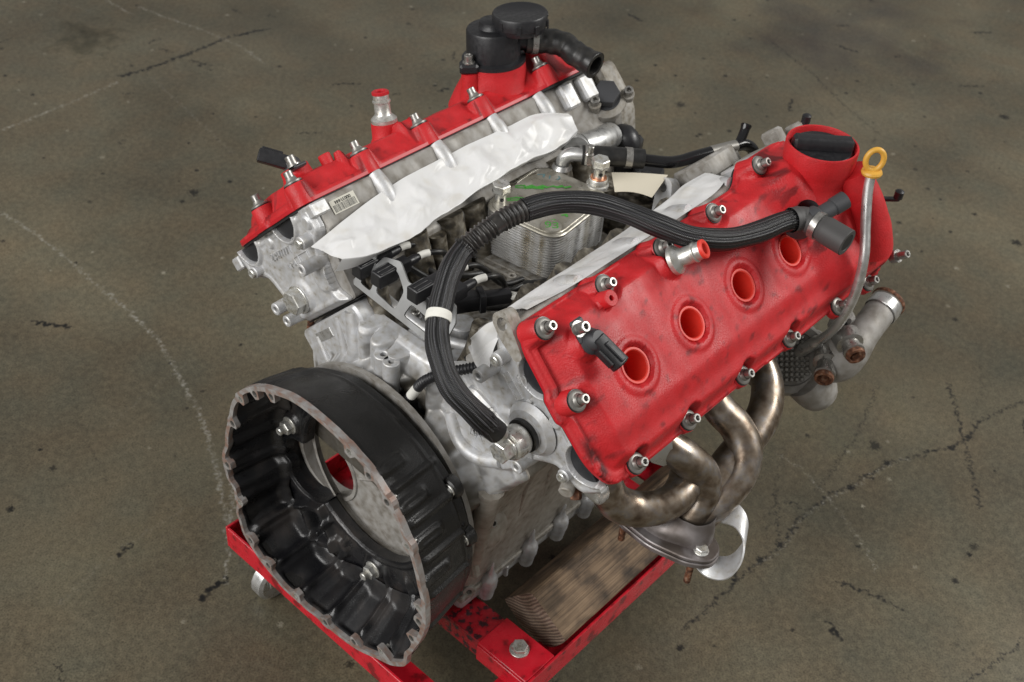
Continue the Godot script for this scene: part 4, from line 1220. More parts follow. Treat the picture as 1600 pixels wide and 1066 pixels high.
func breather_valve():
	var c := Vector3(-0.218, 0, -0.130)
	var U := Vector3(-0.10, 0.99, 0.02).normalized()
	var b := MB.new()
	var base := Vector3(c.x, 0.282, c.z)
	b.lathe(frame(base, U), [Vector2(0.066, 0), Vector2(0.056, 0.022), Vector2(0.046, 0.040), Vector2(0.0435, 0.066), Vector2(0, 0.066)], 44)
	b.lathe(frame(base + Vector3(-0.004, 0.022, 0.046), U), [Vector2(0.016, 0), Vector2(0.0125, 0.024), Vector2(0.0120, 0.040), Vector2(0, 0.040)], 20)
	var neck := part("breather_neck", b.done(), M.red_plain, eng, Transform3D.IDENTITY, "red neck under the black breather valve on the far cover")
	var o := base + U * 0.066
	b = MB.new()
	b.lathe(frame(o, U), [Vector2(0.0440, 0), Vector2(0.0440, 0.005), Vector2(0.0375, 0.0065), Vector2(0.0365, 0.044), Vector2(0.0350, 0.0465), Vector2(0.0200, 0.0475), Vector2(0.0195, 0.0480), Vector2(0.0180, 0.0565), Vector2(0.0165, 0.0575), Vector2(0, 0.0575)], 48)
	b.box(frame(o + Vector3(-0.003, 0.003, 0.046), U, Vector3(0.7, 0, -0.7)), Vector3(0.026, 0.014, 0.022), 0.003)
	b.tube(spline([o + U * 0.026 + Vector3(0.010, 0, -0.020), o + U * 0.026 + Vector3(0.020, 0.0, -0.034), o + U * 0.026 + Vector3(0.030, 0.0, -0.046)], 8), func(_t, _a): return 0.0145, 20)
	var v := part("breather_valve", b.done(), M.black_plastic, neck)
	part("valve_screw", lathe_mesh(frame(o + Vector3(-0.003, 0.010, 0.047), U), [Vector2(0.0085, 0), Vector2(0.0085, 0.0012)] + socket_bolt(0.0060, 0.010).map(func(q): return q + Vector2(0, 0.0012))), M.steel, neck)
	# the round lid stands off to one side
	b = MB.new()
	var lc := o + U * 0.052 + Vector3(0.030, 0.0, -0.022)
	b.lathe(frame(lc, U), [Vector2(0, -0.004), Vector2(0.0330, -0.004), Vector2(0.0345, -0.001), Vector2(0.0355, 0.003), Vector2(0.0370, 0.004), Vector2(0.0375, 0.0185), Vector2(0.0362, 0.0205), Vector2(0.0335, 0.0205), Vector2(0.0325, 0.0198), Vector2(0, 0.0195)], 52)
	for k in 9:
		var a := TAU * k / 9.0 + 0.2
		b.box(frame(lc + Vector3(cos(a) * 0.0374, 0.010, sin(a) * 0.0374), U, Vector3(cos(a), 0, sin(a))), Vector3(0.0020, 0.012, 0.006), 0.0006)
	b.box(frame(lc + U * 0.0195 + Vector3(0.020, 0, -0.018), U, Vector3(0.742, 0, -0.67)), Vector3(0.022, 0.0040, 0.013), 0.001)
	part("breather_lid", b.done(), M.black_plastic, neck)
	# hose with its clamp
	var hp := spline([Vector3(-0.202, 0.3735, -0.166), Vector3(-0.182, 0.373, -0.189), Vector3(-0.162, 0.371, -0.201), Vector3(-0.149, 0.366, -0.203), Vector3(-0.136, 0.361, -0.207), Vector3(-0.110, 0.358, -0.208)], 36)
	b = MB.new()
	b.tube(hp, func(t, a): return 0.0172 + 0.0014 * sstep(0.85, 1.0, t) + 0.0006 * sin(t * 40.0) * sin(a * 2.0), 24, 40.0, false)
	b.tube(hp.slice(30), func(_t, _a): return 0.0125, 20, 40.0, false)
	ring_end(b, hp[36], hp[36] - hp[35], 0.0186, 0.0125)
	var hz := part("breather_hose", b.done(), M.rubber, neck)
	var cap := MB.new()
	cap.cyl(frame(hp[31], hp[36] - hp[31]), 0.0126, 0.0006, 18, 0.0001)
	part("hose_bore", cap.done(), M.dark, neck)
	b = MB.new()
	b.lathe(frame(hp[4] - (hp[5] - hp[4]).normalized() * 0.004, hp[5] - hp[4]), [Vector2(0.0178, 0), Vector2(0.0188, 0), Vector2(0.0188, 0.008), Vector2(0.0178, 0.008)], 28)
	part("hose_clamp", b.done(), M.steel, neck)


func ring_end(b: MB, p: Vector3, d: Vector3, r0: float, r1: float):
	b.lathe(frame(p, d), [Vector2(r1, -0.0006), Vector2(r0, -0.0006), Vector2(r0, 0.0)] if false else [Vector2(r0, -0.0004), Vector2(r0 - 0.0006, 0.0004), Vector2(r1 + 0.0006, 0.0004), Vector2(r1, -0.0006)], 24)


# ---------------------------------------------------------------- bell housing
const BELL := [[2, 0.188], [13, 0.184], [30, 0.185], [48, 0.188], [59, 0.190], [70, 0.186], [85, 0.184], [100, 0.185], [110, 0.183], [122, 0.183], [133, 0.182], [145, 0.178], [161, 0.172], [178, 0.176], [190, 0.190], [196, 0.193], [200, 0.194], [204, 0.187], [210, 0.193], [218, 0.214], [226, 0.226], [234, 0.226], [246, 0.221], [259, 0.209], [267, 0.203], [276, 0.203], [289, 0.205], [300, 0.204], [311, 0.209], [318, 0.209], [326, 0.196], [336, 0.192], [350, 0.191], [362, 0.188]]
const BELL_BOLTS := [[29, 0.179], [47, 0.182], [58, 0.180], [69, 0.178], [114, 0.172], [126, 0.173], [140, 0.172], [161, 0.164], [192, 0.182], [211, 0.186], [228, 0.216], [239, 0.212], [255, 0.202], [272, 0.196], [289, 0.193], [307, 0.190], [337, 0.181], [351, 0.180], [359, 0.177]]

func bell_r(deg: float) -> float:
	var d := fposmod(deg, 360.0)
	if d < 2: d += 360.0
	for i in BELL.size() - 1:
		if d <= BELL[i + 1][0]:
			var t: float = (d - BELL[i][0]) / (BELL[i + 1][0] - BELL[i][0])
			return lerpf(BELL[i][1], BELL[i + 1][1], t * t * (3 - 2 * t))
	return 0.188

func floor_r(deg: float) -> float:   # the bell is wider where the starter sits
	return minf(0.166 + 0.036 * sstep(40.0, 16.0, absf(deg - 231.0)), bell_r(deg) - 0.017)

func bump(d: float, c: float, w: float) -> float:   # one for |d - c| well under w degrees, else zero
	var x := absf(fposmod(d - c + 180.0, 360.0) - 180.0)
	return sstep(w, w * 0.45, x)

func build_bell():
	var zf := 0.396; var zr := 0.303
	# outer skin with ribs, a rear step and short lobes
	var nt := 400; var nz := 40
	var pts := []
	for i in nt + 1:
		var deg := 360.0 * (i % nt) / nt
		var a := deg_to_rad(deg)
		for j in nz + 1:
			var t := float(j) / nz
			var z := lerpf(zr, zf - 0.0072, t)
			var flat := 0.012 * sstep(66.0, 20.0, absf(deg - 92.0))
			var r := lerpf(minf(0.1775 + 0.036 * sstep(40.0, 16.0, absf(deg - 231.0)), bell_r(deg) - 0.008) - flat, bell_r(deg) - 0.0045, sstep(0.0, 1.0, t))
			r -= 0.0050 * sstep(0.17, 0.14, t)
			r += 0.0012 * sstep(0.22, 0.19, t) * sstep(0.13, 0.16, t)
			for c in [49.0, 35.0, 19.0, 3.0, -17.0, 138.0, 158.0]:
				r += 0.0034 * bump(deg, c, 1.5) * sstep(1.0, 0.86, t) * sstep(0.02, 0.1, t)
			for c in [57.0, 42.0, 27.0, 11.0]:
				r += 0.0050 * bump(deg, c, 3.0) * sstep(0.42, 0.56, t) * (1.0 - 0.55 * bump(deg, c, 1.7) * sstep(0.98, 0.84, t) * sstep(0.5, 0.62, t))
			for c in [121.0, 132.0, 146.0]:
				r += 0.0045 * bump(deg, c, 3.6) * sstep(0.10, 0.3, t)
			pts.append(Vector3(cos(a) * r, sin(a) * r, z))
	var bell := part("bell_housing", grid_mesh(pts, nt, nz), M.bell_black, eng, Transform3D.IDENTITY, "black cast bell housing open towards the near left")
	# inside: pockets between pillars
	nz = 44
	pts = []
	for i in nt + 1:
		var deg := 360.0 * (i % nt) / nt
		var a := deg_to_rad(deg)
		for j in nz + 1:
			var t := float(j) / nz
			var z := lerpf(0.3225, zf - 0.0060, t)
			var r := lerpf(floor_r(deg), bell_r(deg) - 0.0070, t)
			# pillars run back from the bolt holes
			var lobe := 0.0
			for q in BELL_BOLTS: lobe = maxf(lobe, bump(deg, q[0], 3.6))
			r -= 0.0050 * lobe * sstep(0.55, 0.98, t)
			for c in [218.0, 234.0, 249.0, 265.0, 282.0, 299.0, 318.0]:
				r += 0.0055 * bump(deg, c, 6.5) * sstep(0.04, 0.20, t) * sstep(0.97, 0.86, t)
			for c in [225.0, 240.0, 255.0, 272.0, 289.0, 307.0]:
				r -= 0.0055 * bump(deg, c, 1.6) * sstep(0.98, 0.8, t)
			for c in [140.0, 161.0, 178.0, 196.0]:
				r -= 0.0040 * bump(deg, c, 3.5)
			# fillet into the back wall
			r -= 0.010 * sstep(0.16, 0.0, t) * (0.5 + 0.5 * sstep(0.16, 0.0, t))
			pts.append(Vector3(cos(a) * r, sin(a) * r, z))
	part("inner_wall", grid_flip(pts, nt, nz), M.bell_inner, bell)
	# back wall: a relief with the crank opening and the starter bite left out
	var nr := 60
	pts = []
	noise.seed = 61; noise.frequency = 30.0
	for i in nt + 1:
		var deg := 360.0 * (i % nt) / nt
		var a := deg_to_rad(deg)
		var dirv := Vector2(cos(a), sin(a))
		# inner border: the larger of the crank bore and the starter bore along this ray
		var r0 := 0.1085
		var sc := Vector2(-0.108, -0.050)
		var bq := dirv.dot(sc)
		var disc := bq * bq - sc.length_squared() + 0.0485 * 0.0485
		if disc > 0: r0 = maxf(r0, bq + sqrt(disc))
		var r1: float = floor_r(deg) - 0.006
		r0 = minf(r0, r1 - 0.006)
		for j in nr + 1:
			var t := float(j) / nr
			var r := lerpf(r0, r1, maxf(0.0, (t - 0.08) / 0.92))
			var p := dirv * r
			var z := 0.3195
			if j == 0: z = 0.3060
			elif j == 1: z = 0.3180
			var e := (r - r0)
			z += 0.0035 * sstep(0.013, 0.006, e) * sstep(0.0, 0.002, e)
			# radial ribs that carry on from the pillars
			for c in [225.0, 240.0, 255.0, 272.0, 289.0, 307.0, 118.0, 140.0]:
				z += 0.0060 * bump(deg, c, 2.2) * sstep(0.012, 0.03, e)
			for q in [[-0.132, 0.020], [0.024, -0.132], [0.135, 0.05], [0.02, 0.14], [-0.045, -0.150]]:
				if p.distance_to(Vector2(q[0], q[1])) < 0.019: z = maxf(z, 0.3195 + 0.006 * sstep(0.019, 0.013, p.distance_to(Vector2(q[0], q[1]))))
			# window with a raised border, lower left
			var w := (p - Vector2(-0.088, -0.140)).rotated(-0.50)
			var m := maxf(absf(w.x) - 0.019, absf(w.y) - 0.026)
			z += 0.0095 * sstep(0.009, 0.004, absf(m - 0.003))
			z -= 0.009 * sstep(0.0, -0.004, m)
			z += noise.get_noise_2d(p.x, p.y) * 0.0010
			pts.append(Vector3(p.x, p.y, z))
	part("back_wall", grid_flip(pts, nt, nr), M.bell_inner, bell)
	# machined face with bolt holes
	var outer := []; var inner := []
	for i in 240:
		var deg := 360.0 * i / 240
		var a := deg_to_rad(deg)
		var ro := bell_r(deg)
		var ri := ro - 0.0062
		for q in BELL_BOLTS:
			ro = maxf(ro, lerpf(ro - 0.002, q[1] + 0.0095, bump(deg, q[0], 3.4)) if q[1] + 0.0095 > ro else ro)
			ri = minf(ri, lerpf(ri, minf(ri, q[1] - 0.0080), bump(deg, q[0], 2.9)))
		outer.append(Vector2(cos(a), sin(a)) * ro)
		inner.append(Vector2(cos(a), sin(a)) * ri)
	var holes := [inner]
	for q in BELL_BOLTS:
		var a := deg_to_rad(q[0])
		holes.append(circle(0.0046, 14, Vector2(cos(a), sin(a)) * q[1]))
	csg_plate("flange_face", outer, holes, zf - 0.008, zf, M.flange_face, bell)
	var ins := MB.new()
	ins.lathe(Transform3D.IDENTITY, [Vector2(0.0046, 0.0), Vector2(0.0046, 0.0012), Vector2(0.0037, 0.0012), Vector2(0.0034, 0.0), Vector2(0.0034, -0.012), Vector2(0, -0.012)], 16)
	var im := ins.done()
	for k in BELL_BOLTS.size():
		var q: Array = BELL_BOLTS[k]
		var a := deg_to_rad(q[0])
		part("thread_insert", im, M.zinc if k % 3 == 0 else M.steel, bell, along_z(Vector3(cos(a) * q[1], sin(a) * q[1], zf - 0.0012)))
	for p in [Vector3(-0.132, 0.020, 0.3255), Vector3(0.024, -0.132, 0.3255), Vector3(0.135, 0.05, 0.3255)]:
		var n := part("flange_nut", hex_bolt(frame(p, Vector3(0, 0, 1), Vector3(1, 0.4, 0)), 0.0098, 0.009, 0.0125), M.zinc, bell)
		var b := MB.new()
		b.cyl(along_z(p + Vector3(0, 0, 0.010)), 0.0056, 0.0095, 16, 0.0008)
		part("stud", b.done(), M.zinc, bell)
	# lugs on the outside with their bolts
	for q in [[36.0, 0.168], [13.0, 0.166]]:
		var a := deg_to_rad(q[0])
		var p := Vector3(cos(a) * q[1], sin(a) * q[1], 0.300)
		var b := MB.new()
		b.lathe(along_z(p), [Vector2(0, 0), Vector2(0.014, 0), Vector2(0.015, 0.002), Vector2(0.014, 0.011), Vector2(0.012, 0.013), Vector2(0, 0.013)], 24)
		part("lug", b.done(), M.bell_black, bell)
		if q[0] < 60: part("lug_bolt", hex_bolt(frame(p + Vector3(0.004 * cos(a), 0.004 * sin(a), 0.013), Vector3(0, 0, 1)), 0.0062, 0.007, 0.0085), M.zinc, bell)
	# the pale plate behind the opening, bored for the starter
	csg_plate("rear_cover", circle(0.160, 72), [circle(0.051, 40, Vector2(-0.098, -0.050))], 0.286, 0.293, M.wall_aluminium, bell).set_meta("label", "pale aluminium plate seen through the bell housing opening")
	var b := MB.new()
	b.lathe(along_z(Vector3(-0.098, -0.050, 0)), [Vector2(0.0505, 0.276), Vector2(0.0505, 0.2945), Vector2(0.0520, 0.2955), Vector2(0.0560, 0.2955), Vector2(0.0570, 0.2935)], 44)
	b.lathe(TZ, [Vector2(0.1180, 0.2925), Vector2(0.1175, 0.303), Vector2(0.1120, 0.303)], 60, 0.25, 3.3)
	b.tube([Vector3(-0.035, -0.030, 0.2935), Vector3(0.045, 0.025, 0.2935)], func(_t, _a): return 0.0022, 8)
	b.tube([Vector3(0.062, -0.088, 0.2925), Vector3(0.082, -0.058, 0.2925)], func(_t, _a): return 0.010, 12)
	b.cyl(along_z(Vector3(0.028, -0.028, 0.2925)), 0.005, 0.0022, 14, 0.0008)
	part("rear_cover_rib", b.done(), M.wall_aluminium, bell)
	# starter bore of the black casting
	b = MB.new()
	b.lathe(along_z(Vector3(-0.108, -0.050, 0)), [Vector2(0.0485, 0.318), Vector2(0.0490, 0.300), Vector2(0.0500, 0.2935)], 40, 0.55, 4.0)
	part("starter_bore", b.done(), M.bell_inner, bell)


# ---------------------------------------------------------------- valley: oil cooler, bracket, wiring
func build_valley():
	# plinth and valley floor details
	var CT := Transform3D(Basis(Vector3(0.993, 0, -0.119), Vector3(0, 1, 0), Vector3(0.119, 0, 0.993)).orthonormalized(), Vector3(-0.0235, 0, -0.0235))
	var FX := Transform3D(Basis(Vector3(1, 0, 0), Vector3(0, 0, -1), Vector3(0, 1, 0)), Vector3.ZERO)   # prisms that stand upright
	var rect := func(x: float, z: float, r: float) -> Array: return rounded([Vector2(-x, -z), Vector2(x, -z), Vector2(x, z), Vector2(-x, z)], r, 6)
	var b := MB.new()
	b.prism(CT * FX, rect.call(0.065, 0.078, 0.02), 0.160, 0.196, 0.003)
	b.box(CT * Transform3D(Basis.IDENTITY, Vector3(0.0, 0.192, 0.072)), Vector3(0.10, 0.006, 0.028), 0.002)
	b.box(Transform3D(Basis.IDENTITY, Vector3(0.0, 0.167, 0.15)), Vector3(0.126, 0.012, 0.15), 0.003)
	b.box(Transform3D(Basis(Vector3.UP, 0.5), Vector3(-0.046, 0.178, 0.085)), Vector3(0.006, 0.026, 0.07), 0.002)
	b.box(Transform3D(Basis(Vector3.UP, -0.35), Vector3(0.012, 0.178, 0.092)), Vector3(0.005, 0.026, 0.05), 0.002)
	part("valley_cover", b.done(), M.dusty_aluminium, eng)
	# cooler: stacked pressed plates
	var ol: Array = rect.call(0.0575, 0.067, 0.026)
	ol = rounded(ol, 0.002, 1)
	var n := ol.size()
	var lay := 16
	var pts := []
	var y0 := 0.1995; var y1 := 0.2610
	var st := lay * 4
	for k in range(n, -1, -1):
		var p: Vector2 = ol[k % n]
		for s in st + 1:
			var f := float(s % 4) / 4.0
			var off: float = [0.0, -0.0030, -0.0030, 0.0][s % 4]
			var q := p - p.normalized() * (-off if off < 0 else 0.0)
			pts.append(CT * Vector3(q.x, lerpf(y0, y1, float(s) / st), -q.y))
	b = MB.new()
	b.sheet(pts, n, st)
	var cooler := part("oil_cooler", grid_mesh_flat(pts, n, st), M.cooler_fins, eng, Transform3D.IDENTITY, "stacked-plate oil cooler with green marker scribbles")
	b = MB.new()
	b.prism(CT * FX, rect.call(0.0580, 0.0675, 0.027), 0.2606, 0.2642, 0.0012)
	var lid: Array = rect.call(0.0535, 0.063, 0.024)
	b.prism(CT * FX, lid, 0.2640, 0.2652, 0.0008)
	b.lathe(CT * Transform3D(Basis.IDENTITY, Vector3(0.0370, 0.2650, 0.048)), [Vector2(0.0135, 0), Vector2(0.0130, 0.0022), Vector2(0.0115, 0.0028), Vector2(0, 0.0028)], 28)
	part("cooler_lid", b.done(), M.cooler_plate, cooler)
	# marker scribbles: thin strokes on the lid
	b = MB.new()
	var strokes := [
		[Vector2(-0.050, 0.002), Vector2(-0.043, -0.006), Vector2(-0.038, -0.004), Vector2(-0.034, -0.013), Vector2(-0.027, -0.014), Vector2(-0.024, -0.021), Vector2(-0.017, -0.022), Vector2(-0.013, -0.030), Vector2(-0.007, -0.031), Vector2(-0.004, -0.038), Vector2(0.001, -0.037), Vector2(0.005, -0.044)],
		[Vector2(-0.048, 0.005), Vector2(-0.038, -0.002), Vector2(-0.030, -0.010), Vector2(-0.020, -0.017)],
		[Vector2(-0.041, 0.034), Vector2(-0.034, 0.024), Vector2(-0.024, 0.018), Vector2(-0.016, 0.016)], [Vector2(-0.038, 0.036), Vector2(-0.028, 0.026), Vector2(-0.018, 0.021)],
		[Vector2(0.027, 0.038), Vector2(0.031, 0.033), Vector2(0.034, 0.036), Vector2(0.031, 0.041), Vector2(0.036, 0.043)],
		[Vector2(0.033, 0.018), Vector2(0.036, 0.013), Vector2(0.039, 0.016)], [Vector2(0.038, 0.006), Vector2(0.041, 0.001)]]
	for s in strokes: ribbon(b, CT, s, 0.2655, 0.0017)
	part("marker_scribble", b.done(), M.green_marker, cooler)
	part("marker_number", text_mesh("93", 0.013, 0.0003), M.green_marker, cooler, CT * Transform3D(Basis(Vector3(0.85, 0, -0.52), Vector3(-0.52, 0, -0.85), Vector3(0, 1, 0)), Vector3(0.0370, 0.2680, 0.048)))
	b = MB.new()
	for s in [[Vector2(-0.044, -0.040), Vector2(-0.038, -0.046), Vector2(-0.035, -0.040)], [Vector2(-0.030, -0.048), Vector2(-0.027, -0.042)], [Vector2(-0.021, -0.055), Vector2(-0.017, -0.052), Vector2(-0.018, -0.047)]]: ribbon(b, CT, s, 0.2655, 0.0012)
	part("marker_scribble", b.done(), M.blue_marker, cooler)
	# hollow bolts, elbow
	for q in [[-0.050, 0.043, 0.0095], [0.021, -0.083, 0.0]]:
		var p: Vector3 = CT * Vector3(q[0], 0.2650, q[1])
		if q[2] > 0: p = CT * Vector3(-0.0465, 0.2500, 0.041)
		else: p = Vector3(-0.004, 0.2650, -0.100)
		b = MB.new()
		b.lathe(Transform3D(Basis.IDENTITY, p), [Vector2(0.0155, -0.001), Vector2(0.0150, 0.002), Vector2(0.0128, 0.003), Vector2(0.0124, 0.010), Vector2(0.0118, 0.0108), Vector2(0.0075, 0.0108)], 28)
		b.lathe(Transform3D(Basis.IDENTITY, p), [Vector2(0.0072, 0.009), Vector2(0.0072, 0.0270), Vector2(0.0110, 0.0275), Vector2(0.0116, 0.0295)], 24)
		var hb := part("hollow_bolt", b.done(), M.zinc, cooler)
		part("bolt_head", hex_bolt(Transform3D(Basis(Vector3.UP, 0.4), p + Vector3(0, 0.0290, 0)), 0.0122, 0.0105), M.zinc, cooler)
		if q[2] == 0.0:
			part("copper_washer", lathe_mesh(Transform3D(Basis.IDENTITY, p + Vector3(0, 0.0106, 0)), [Vector2(0.0105, 0), Vector2(0.0110, 0.0008), Vector2(0.0105, 0.0016), Vector2(0.0075, 0.0016)], 24), M.copper, cooler)
		b = MB.new()
		for s in [-1, 1]: b.cyl(frame(p + Vector3(0.36, 0, 0.25).normalized() * 0.0060 * s + Vector3(0, 0.019, 0), Vector3(0.36 * s, 0, 0.25 * s) if s > 0 else Vector3(-0.36, 0, -0.25)), 0.0027, 0.0016, 12, 0.0002)
		part("cross_hole", b.done(), M.dark, cooler)
	b = MB.new()
	b.lathe(Transform3D(Basis.IDENTITY, Vector3(-0.064, 0.264, -0.098)), [Vector2(0.014, 0), Vector2(0.0125, 0.003), Vector2(0.0112, 0.006)], 24)
	var el := spline([Vector3(-0.064, 0.266, -0.098), Vector3(-0.063, 0.277, -0.099), Vector3(-0.056, 0.285, -0.104), Vector3(-0.040, 0.287, -0.115), Vector3(-0.026, 0.287, -0.128)], 20)
	b.tube(el, func(_t, _a): return 0.0092, 20)
	part("cooler_elbow", b.done(), M.machined, cooler)
	var hp := spline([Vector3(-0.044, 0.2865, -0.112), Vector3(-0.024, 0.287, -0.130), Vector3(0.004, 0.286, -0.157), Vector3(0.016, 0.285, -0.169)], 20)
	b = MB.new()
	b.tube(hp, func(_t, _a): return 0.0132, 22)
	var hose := part("coolant_hose", b.done(), M.rubber, eng)
	for k in [2, 15]:
		b = MB.new()
		b.lathe(frame(hp[k], hp[k + 1] - hp[k]), [Vector2(0.0132, -0.0045), Vector2(0.0141, -0.0045), Vector2(0.0141, 0.0045), Vector2(0.0132, 0.0045)], 26)
		if k == 2:
			b.box(Transform3D(Basis(Vector3.UP, 0.8), hp[k] + Vector3(0.010, 0.004, 0.011)), Vector3(0.011, 0.020, 0.010), 0.002)
			b.cyl(frame(hp[k] + Vector3(0.010, 0.012, 0.011), Vector3(0.1, 1, 0)), 0.0045, 0.012, 14)
		part("hose_clamp", b.done(), M.steel, hose)
	var pp := spline([Vector3(0.008, 0.2850, -0.161), Vector3(0.036, 0.280, -0.192), Vector3(0.047, 0.2795, -0.211), Vector3(0.057, 0.282, -0.236), Vector3(0.077, 0.284, -0.288), Vector3(0.084, 0.283, -0.308), Vector3(0.090, 0.274, -0.322), Vector3(0.094, 0.258, -0.330)], 40)
	b = MB.new()
	b.tube(pp, func(_t, _a): return 0.0082, 18)
	b.tube(spline([Vector3(0.080, 0.284, -0.300), Vector3(0.078, 0.294, -0.310), Vector3(0.075, 0.306, -0.320)], 10), func(t, _a): return 0.0066 + 0.0010 * sstep(0.8, 0.9, t), 16)
	part("coolant_pipe", b.done(), M.black_gloss, hose)
	b = MB.new()
	b.tube(pp.slice(22, 31), func(_t, _a): return 0.0087, 18)
	part("pipe_sleeve", b.done(), M.washer, hose)
	# grey sheet bracket with the connectors
	var plate := [Vector2(-0.138, 0.204), Vector2(-0.128, 0.200), Vector2(-0.120, 0.207), Vector2(-0.060, 0.203), Vector2(0.030, 0.198), Vector2(0.036, 0.204), Vector2(0.034, 0.215), Vector2(0.036, 0.236), Vector2(0.026, 0.254), Vector2(0.012, 0.254), Vector2(0.004, 0.236), Vector2(-0.006, 0.228), Vector2(-0.016, 0.246), Vector2(-0.030, 0.248), Vector2(-0.046, 0.246), Vector2(-0.068, 0.262), Vector2(-0.092, 0.256), Vector2(-0.100, 0.240), Vector2(-0.106, 0.258), Vector2(-0.126, 0.252), Vector2(-0.130, 0.226)]
	var cuts := [rounded([Vector2(-0.084, 0.214), Vector2(-0.048, 0.209), Vector2(-0.046, 0.234), Vector2(-0.066, 0.250), Vector2(-0.084, 0.248)], 0.005, 3), rounded([Vector2(-0.127, 0.210), Vector2(-0.120, 0.211), Vector2(-0.117, 0.228), Vector2(-0.123, 0.234)], 0.003, 2), rounded([Vector2(-0.110, 0.213), Vector2(-0.091, 0.211), Vector2(-0.092, 0.228), Vector2(-0.110, 0.234)], 0.004, 2), rounded([Vector2(-0.034, 0.209), Vector2(0.010, 0.206), Vector2(0.006, 0.222), Vector2(-0.030, 0.226)], 0.004, 2)]
	var br := csg_plate("connector_bracket", rounded(plate, 0.003, 2), cuts, 0.2115, 0.2140, M.bracket_grey, eng, Transform3D(Basis.IDENTITY, Vector3(0.027, 0.258, 0.232)) * Transform3D(Basis(Vector3(1, 0, 0), -0.55), Vector3.ZERO) * Transform3D(Basis.IDENTITY, Vector3(0, -0.238, -0.2127)))
	var lx := [-0.083, -0.050, 0.010, 0.041]
	var ly := [0.256, 0.262, 0.274, 0.276]
	for k in 4:
		b = MB.new()
		var p := Vector3(lx[k], ly[k], 0.0)
		var sq := rounded([Vector2(-0.0088, -0.0096), Vector2(0.0088, -0.0096), Vector2(0.0088, 0.0096), Vector2(-0.0088, 0.0096)], 0.0028, 3)
		b.prism(Transform3D(Basis.IDENTITY, p), sq, 0.2235, 0.2515, 0.0010)
		for xx in [-0.006, 0.0, 0.006]: b.box(Transform3D(Basis.IDENTITY, p + Vector3(xx, 0.0098, 0.238)), Vector3(0.0016, 0.0018, 0.022), 0.0004)
		b.box(Transform3D(Basis.IDENTITY, p + Vector3(0, -0.0104, 0.241)), Vector3(0.007, 0.003, 0.016), 0.0008)
		var con := part("connector", b.done(), M.black_plastic, br)
		b = MB.new()
		b.prism(Transform3D(Basis.IDENTITY, p), sq.map(func(v): return v * 0.78), 0.2510, 0.2519, 0.0002)
		part("connector_mouth", b.done(), M.dark, br)
		b = MB.new()
		b.prism(Transform3D(Basis.IDENTITY, p), rounded([Vector2(-0.0078, -0.0085), Vector2(0.0078, -0.0085), Vector2(0.0078, 0.0085), Vector2(-0.0078, 0.0085)], 0.003, 2), 0.200, 0.224, 0.0012)
		b.lathe(along_z(p + Vector3(0, 0, 0.184)), [Vector2(0.0, 0), Vector2(0.0048, 0), Vector2(0.0056, 0.004), Vector2(0.0062, 0.018), Vector2(0, 0.018)], 16)
		part("connector_plug", b.done(), M.black_plastic, br)
		# lead with a white collar
		var e := [Vector3(-0.085, 0.222, 0.085), Vector3(-0.064, 0.214, 0.092), Vector3(0.030, 0.221, 0.080), Vector3(0.036, 0.219, 0.086)]
		var q: Vector3 = p + Vector3(0, 0, 0.186)
		var lead := spline([q, q + Vector3(0.002, 0.001, -0.014), q + Vector3(0.008, -0.006, -0.038), e[k].lerp(q, 0.3) + Vector3(0, -0.010, 0), e[k]], 26)
		b = MB.new()
		b.tube(lead, func(_t, _a): return 0.0036, 12)
		part("lead", b.done(), M.rubber, br)
		b = MB.new()
		b.tube(lead.slice(1, 5), func(_t, _a): return 0.0046, 14)
		part("lead_collar", b.done(), M.sleeve_white, br)
	# in-line joint lying across, and its ribbed loom
	b = MB.new()
	var j0 := Vector3(0.036, 0.250, 0.196); var jd := Vector3(0.030, 0.002, -0.050).normalized()
	b.prism(zframe(j0, jd), rounded([Vector2(-0.009, -0.010), Vector2(0.009, -0.010), Vector2(0.009, 0.010), Vector2(-0.009, 0.010)], 0.003, 2), -0.012, 0.020, 0.001)
	b.prism(zframe(j0 + jd * 0.024, jd), rounded([Vector2(-0.011, -0.013), Vector2(0.011, -0.013), Vector2(0.011, 0.013), Vector2(-0.011, 0.013)], 0.003, 2), -0.005, 0.003, 0.001)
	b.prism(zframe(j0 + jd * 0.045, jd), rounded([Vector2(-0.0065, -0.0075), Vector2(0.0065, -0.0075), Vector2(0.0065, 0.0075), Vector2(-0.0065, 0.0075)], 0.002, 2), -0.022, 0.014, 0.001)
	part("inline_joint", b.done(), M.black_plastic, br)
	var lp := spline([j0 + jd * 0.056, j0 + jd * 0.068 + Vector3(0.003, -0.004, 0.002), Vector3(0.058, 0.216, 0.130), Vector3(0.062, 0.195, 0.138)], 60)
	b = MB.new()
	b.tube(lp.slice(0, 24), func(_t, _a): return 0.0052, 14)
	part("lead_collar", b.done(), M.sleeve_white, br)
	b = MB.new()
	b.tube(lp.slice(22), func(t, _a): return 0.0052 + 0.0009 * sin(t * 75.0), 14)
	part("ribbed_loom", b.done(), M.black_plastic, br)
	# second loom with a white end, down to the speed sensor
	lp = spline([Vector3(0.034, 0.148, 0.278), Vector3(0.047, 0.172, 0.279), Vector3(0.062, 0.197, 0.280), Vector3(0.080, 0.214, 0.270), Vector3(0.100, 0.226, 0.258), Vector3(0.118, 0.236, 0.246)], 150)
	b = MB.new()
	b.tube(lp.slice(42), func(t, _a): return 0.0056 + 0.0010 * sin(t * 150.0), 14)
	var loom := part("ribbed_loom", b.done(), M.black_plastic, eng)
	b = MB.new()
	b.tube(lp.slice(14, 44), func(_t, _a): return 0.0062, 16)
	part("loom_collar", b.done(), M.sleeve_white, loom)
	b = MB.new()
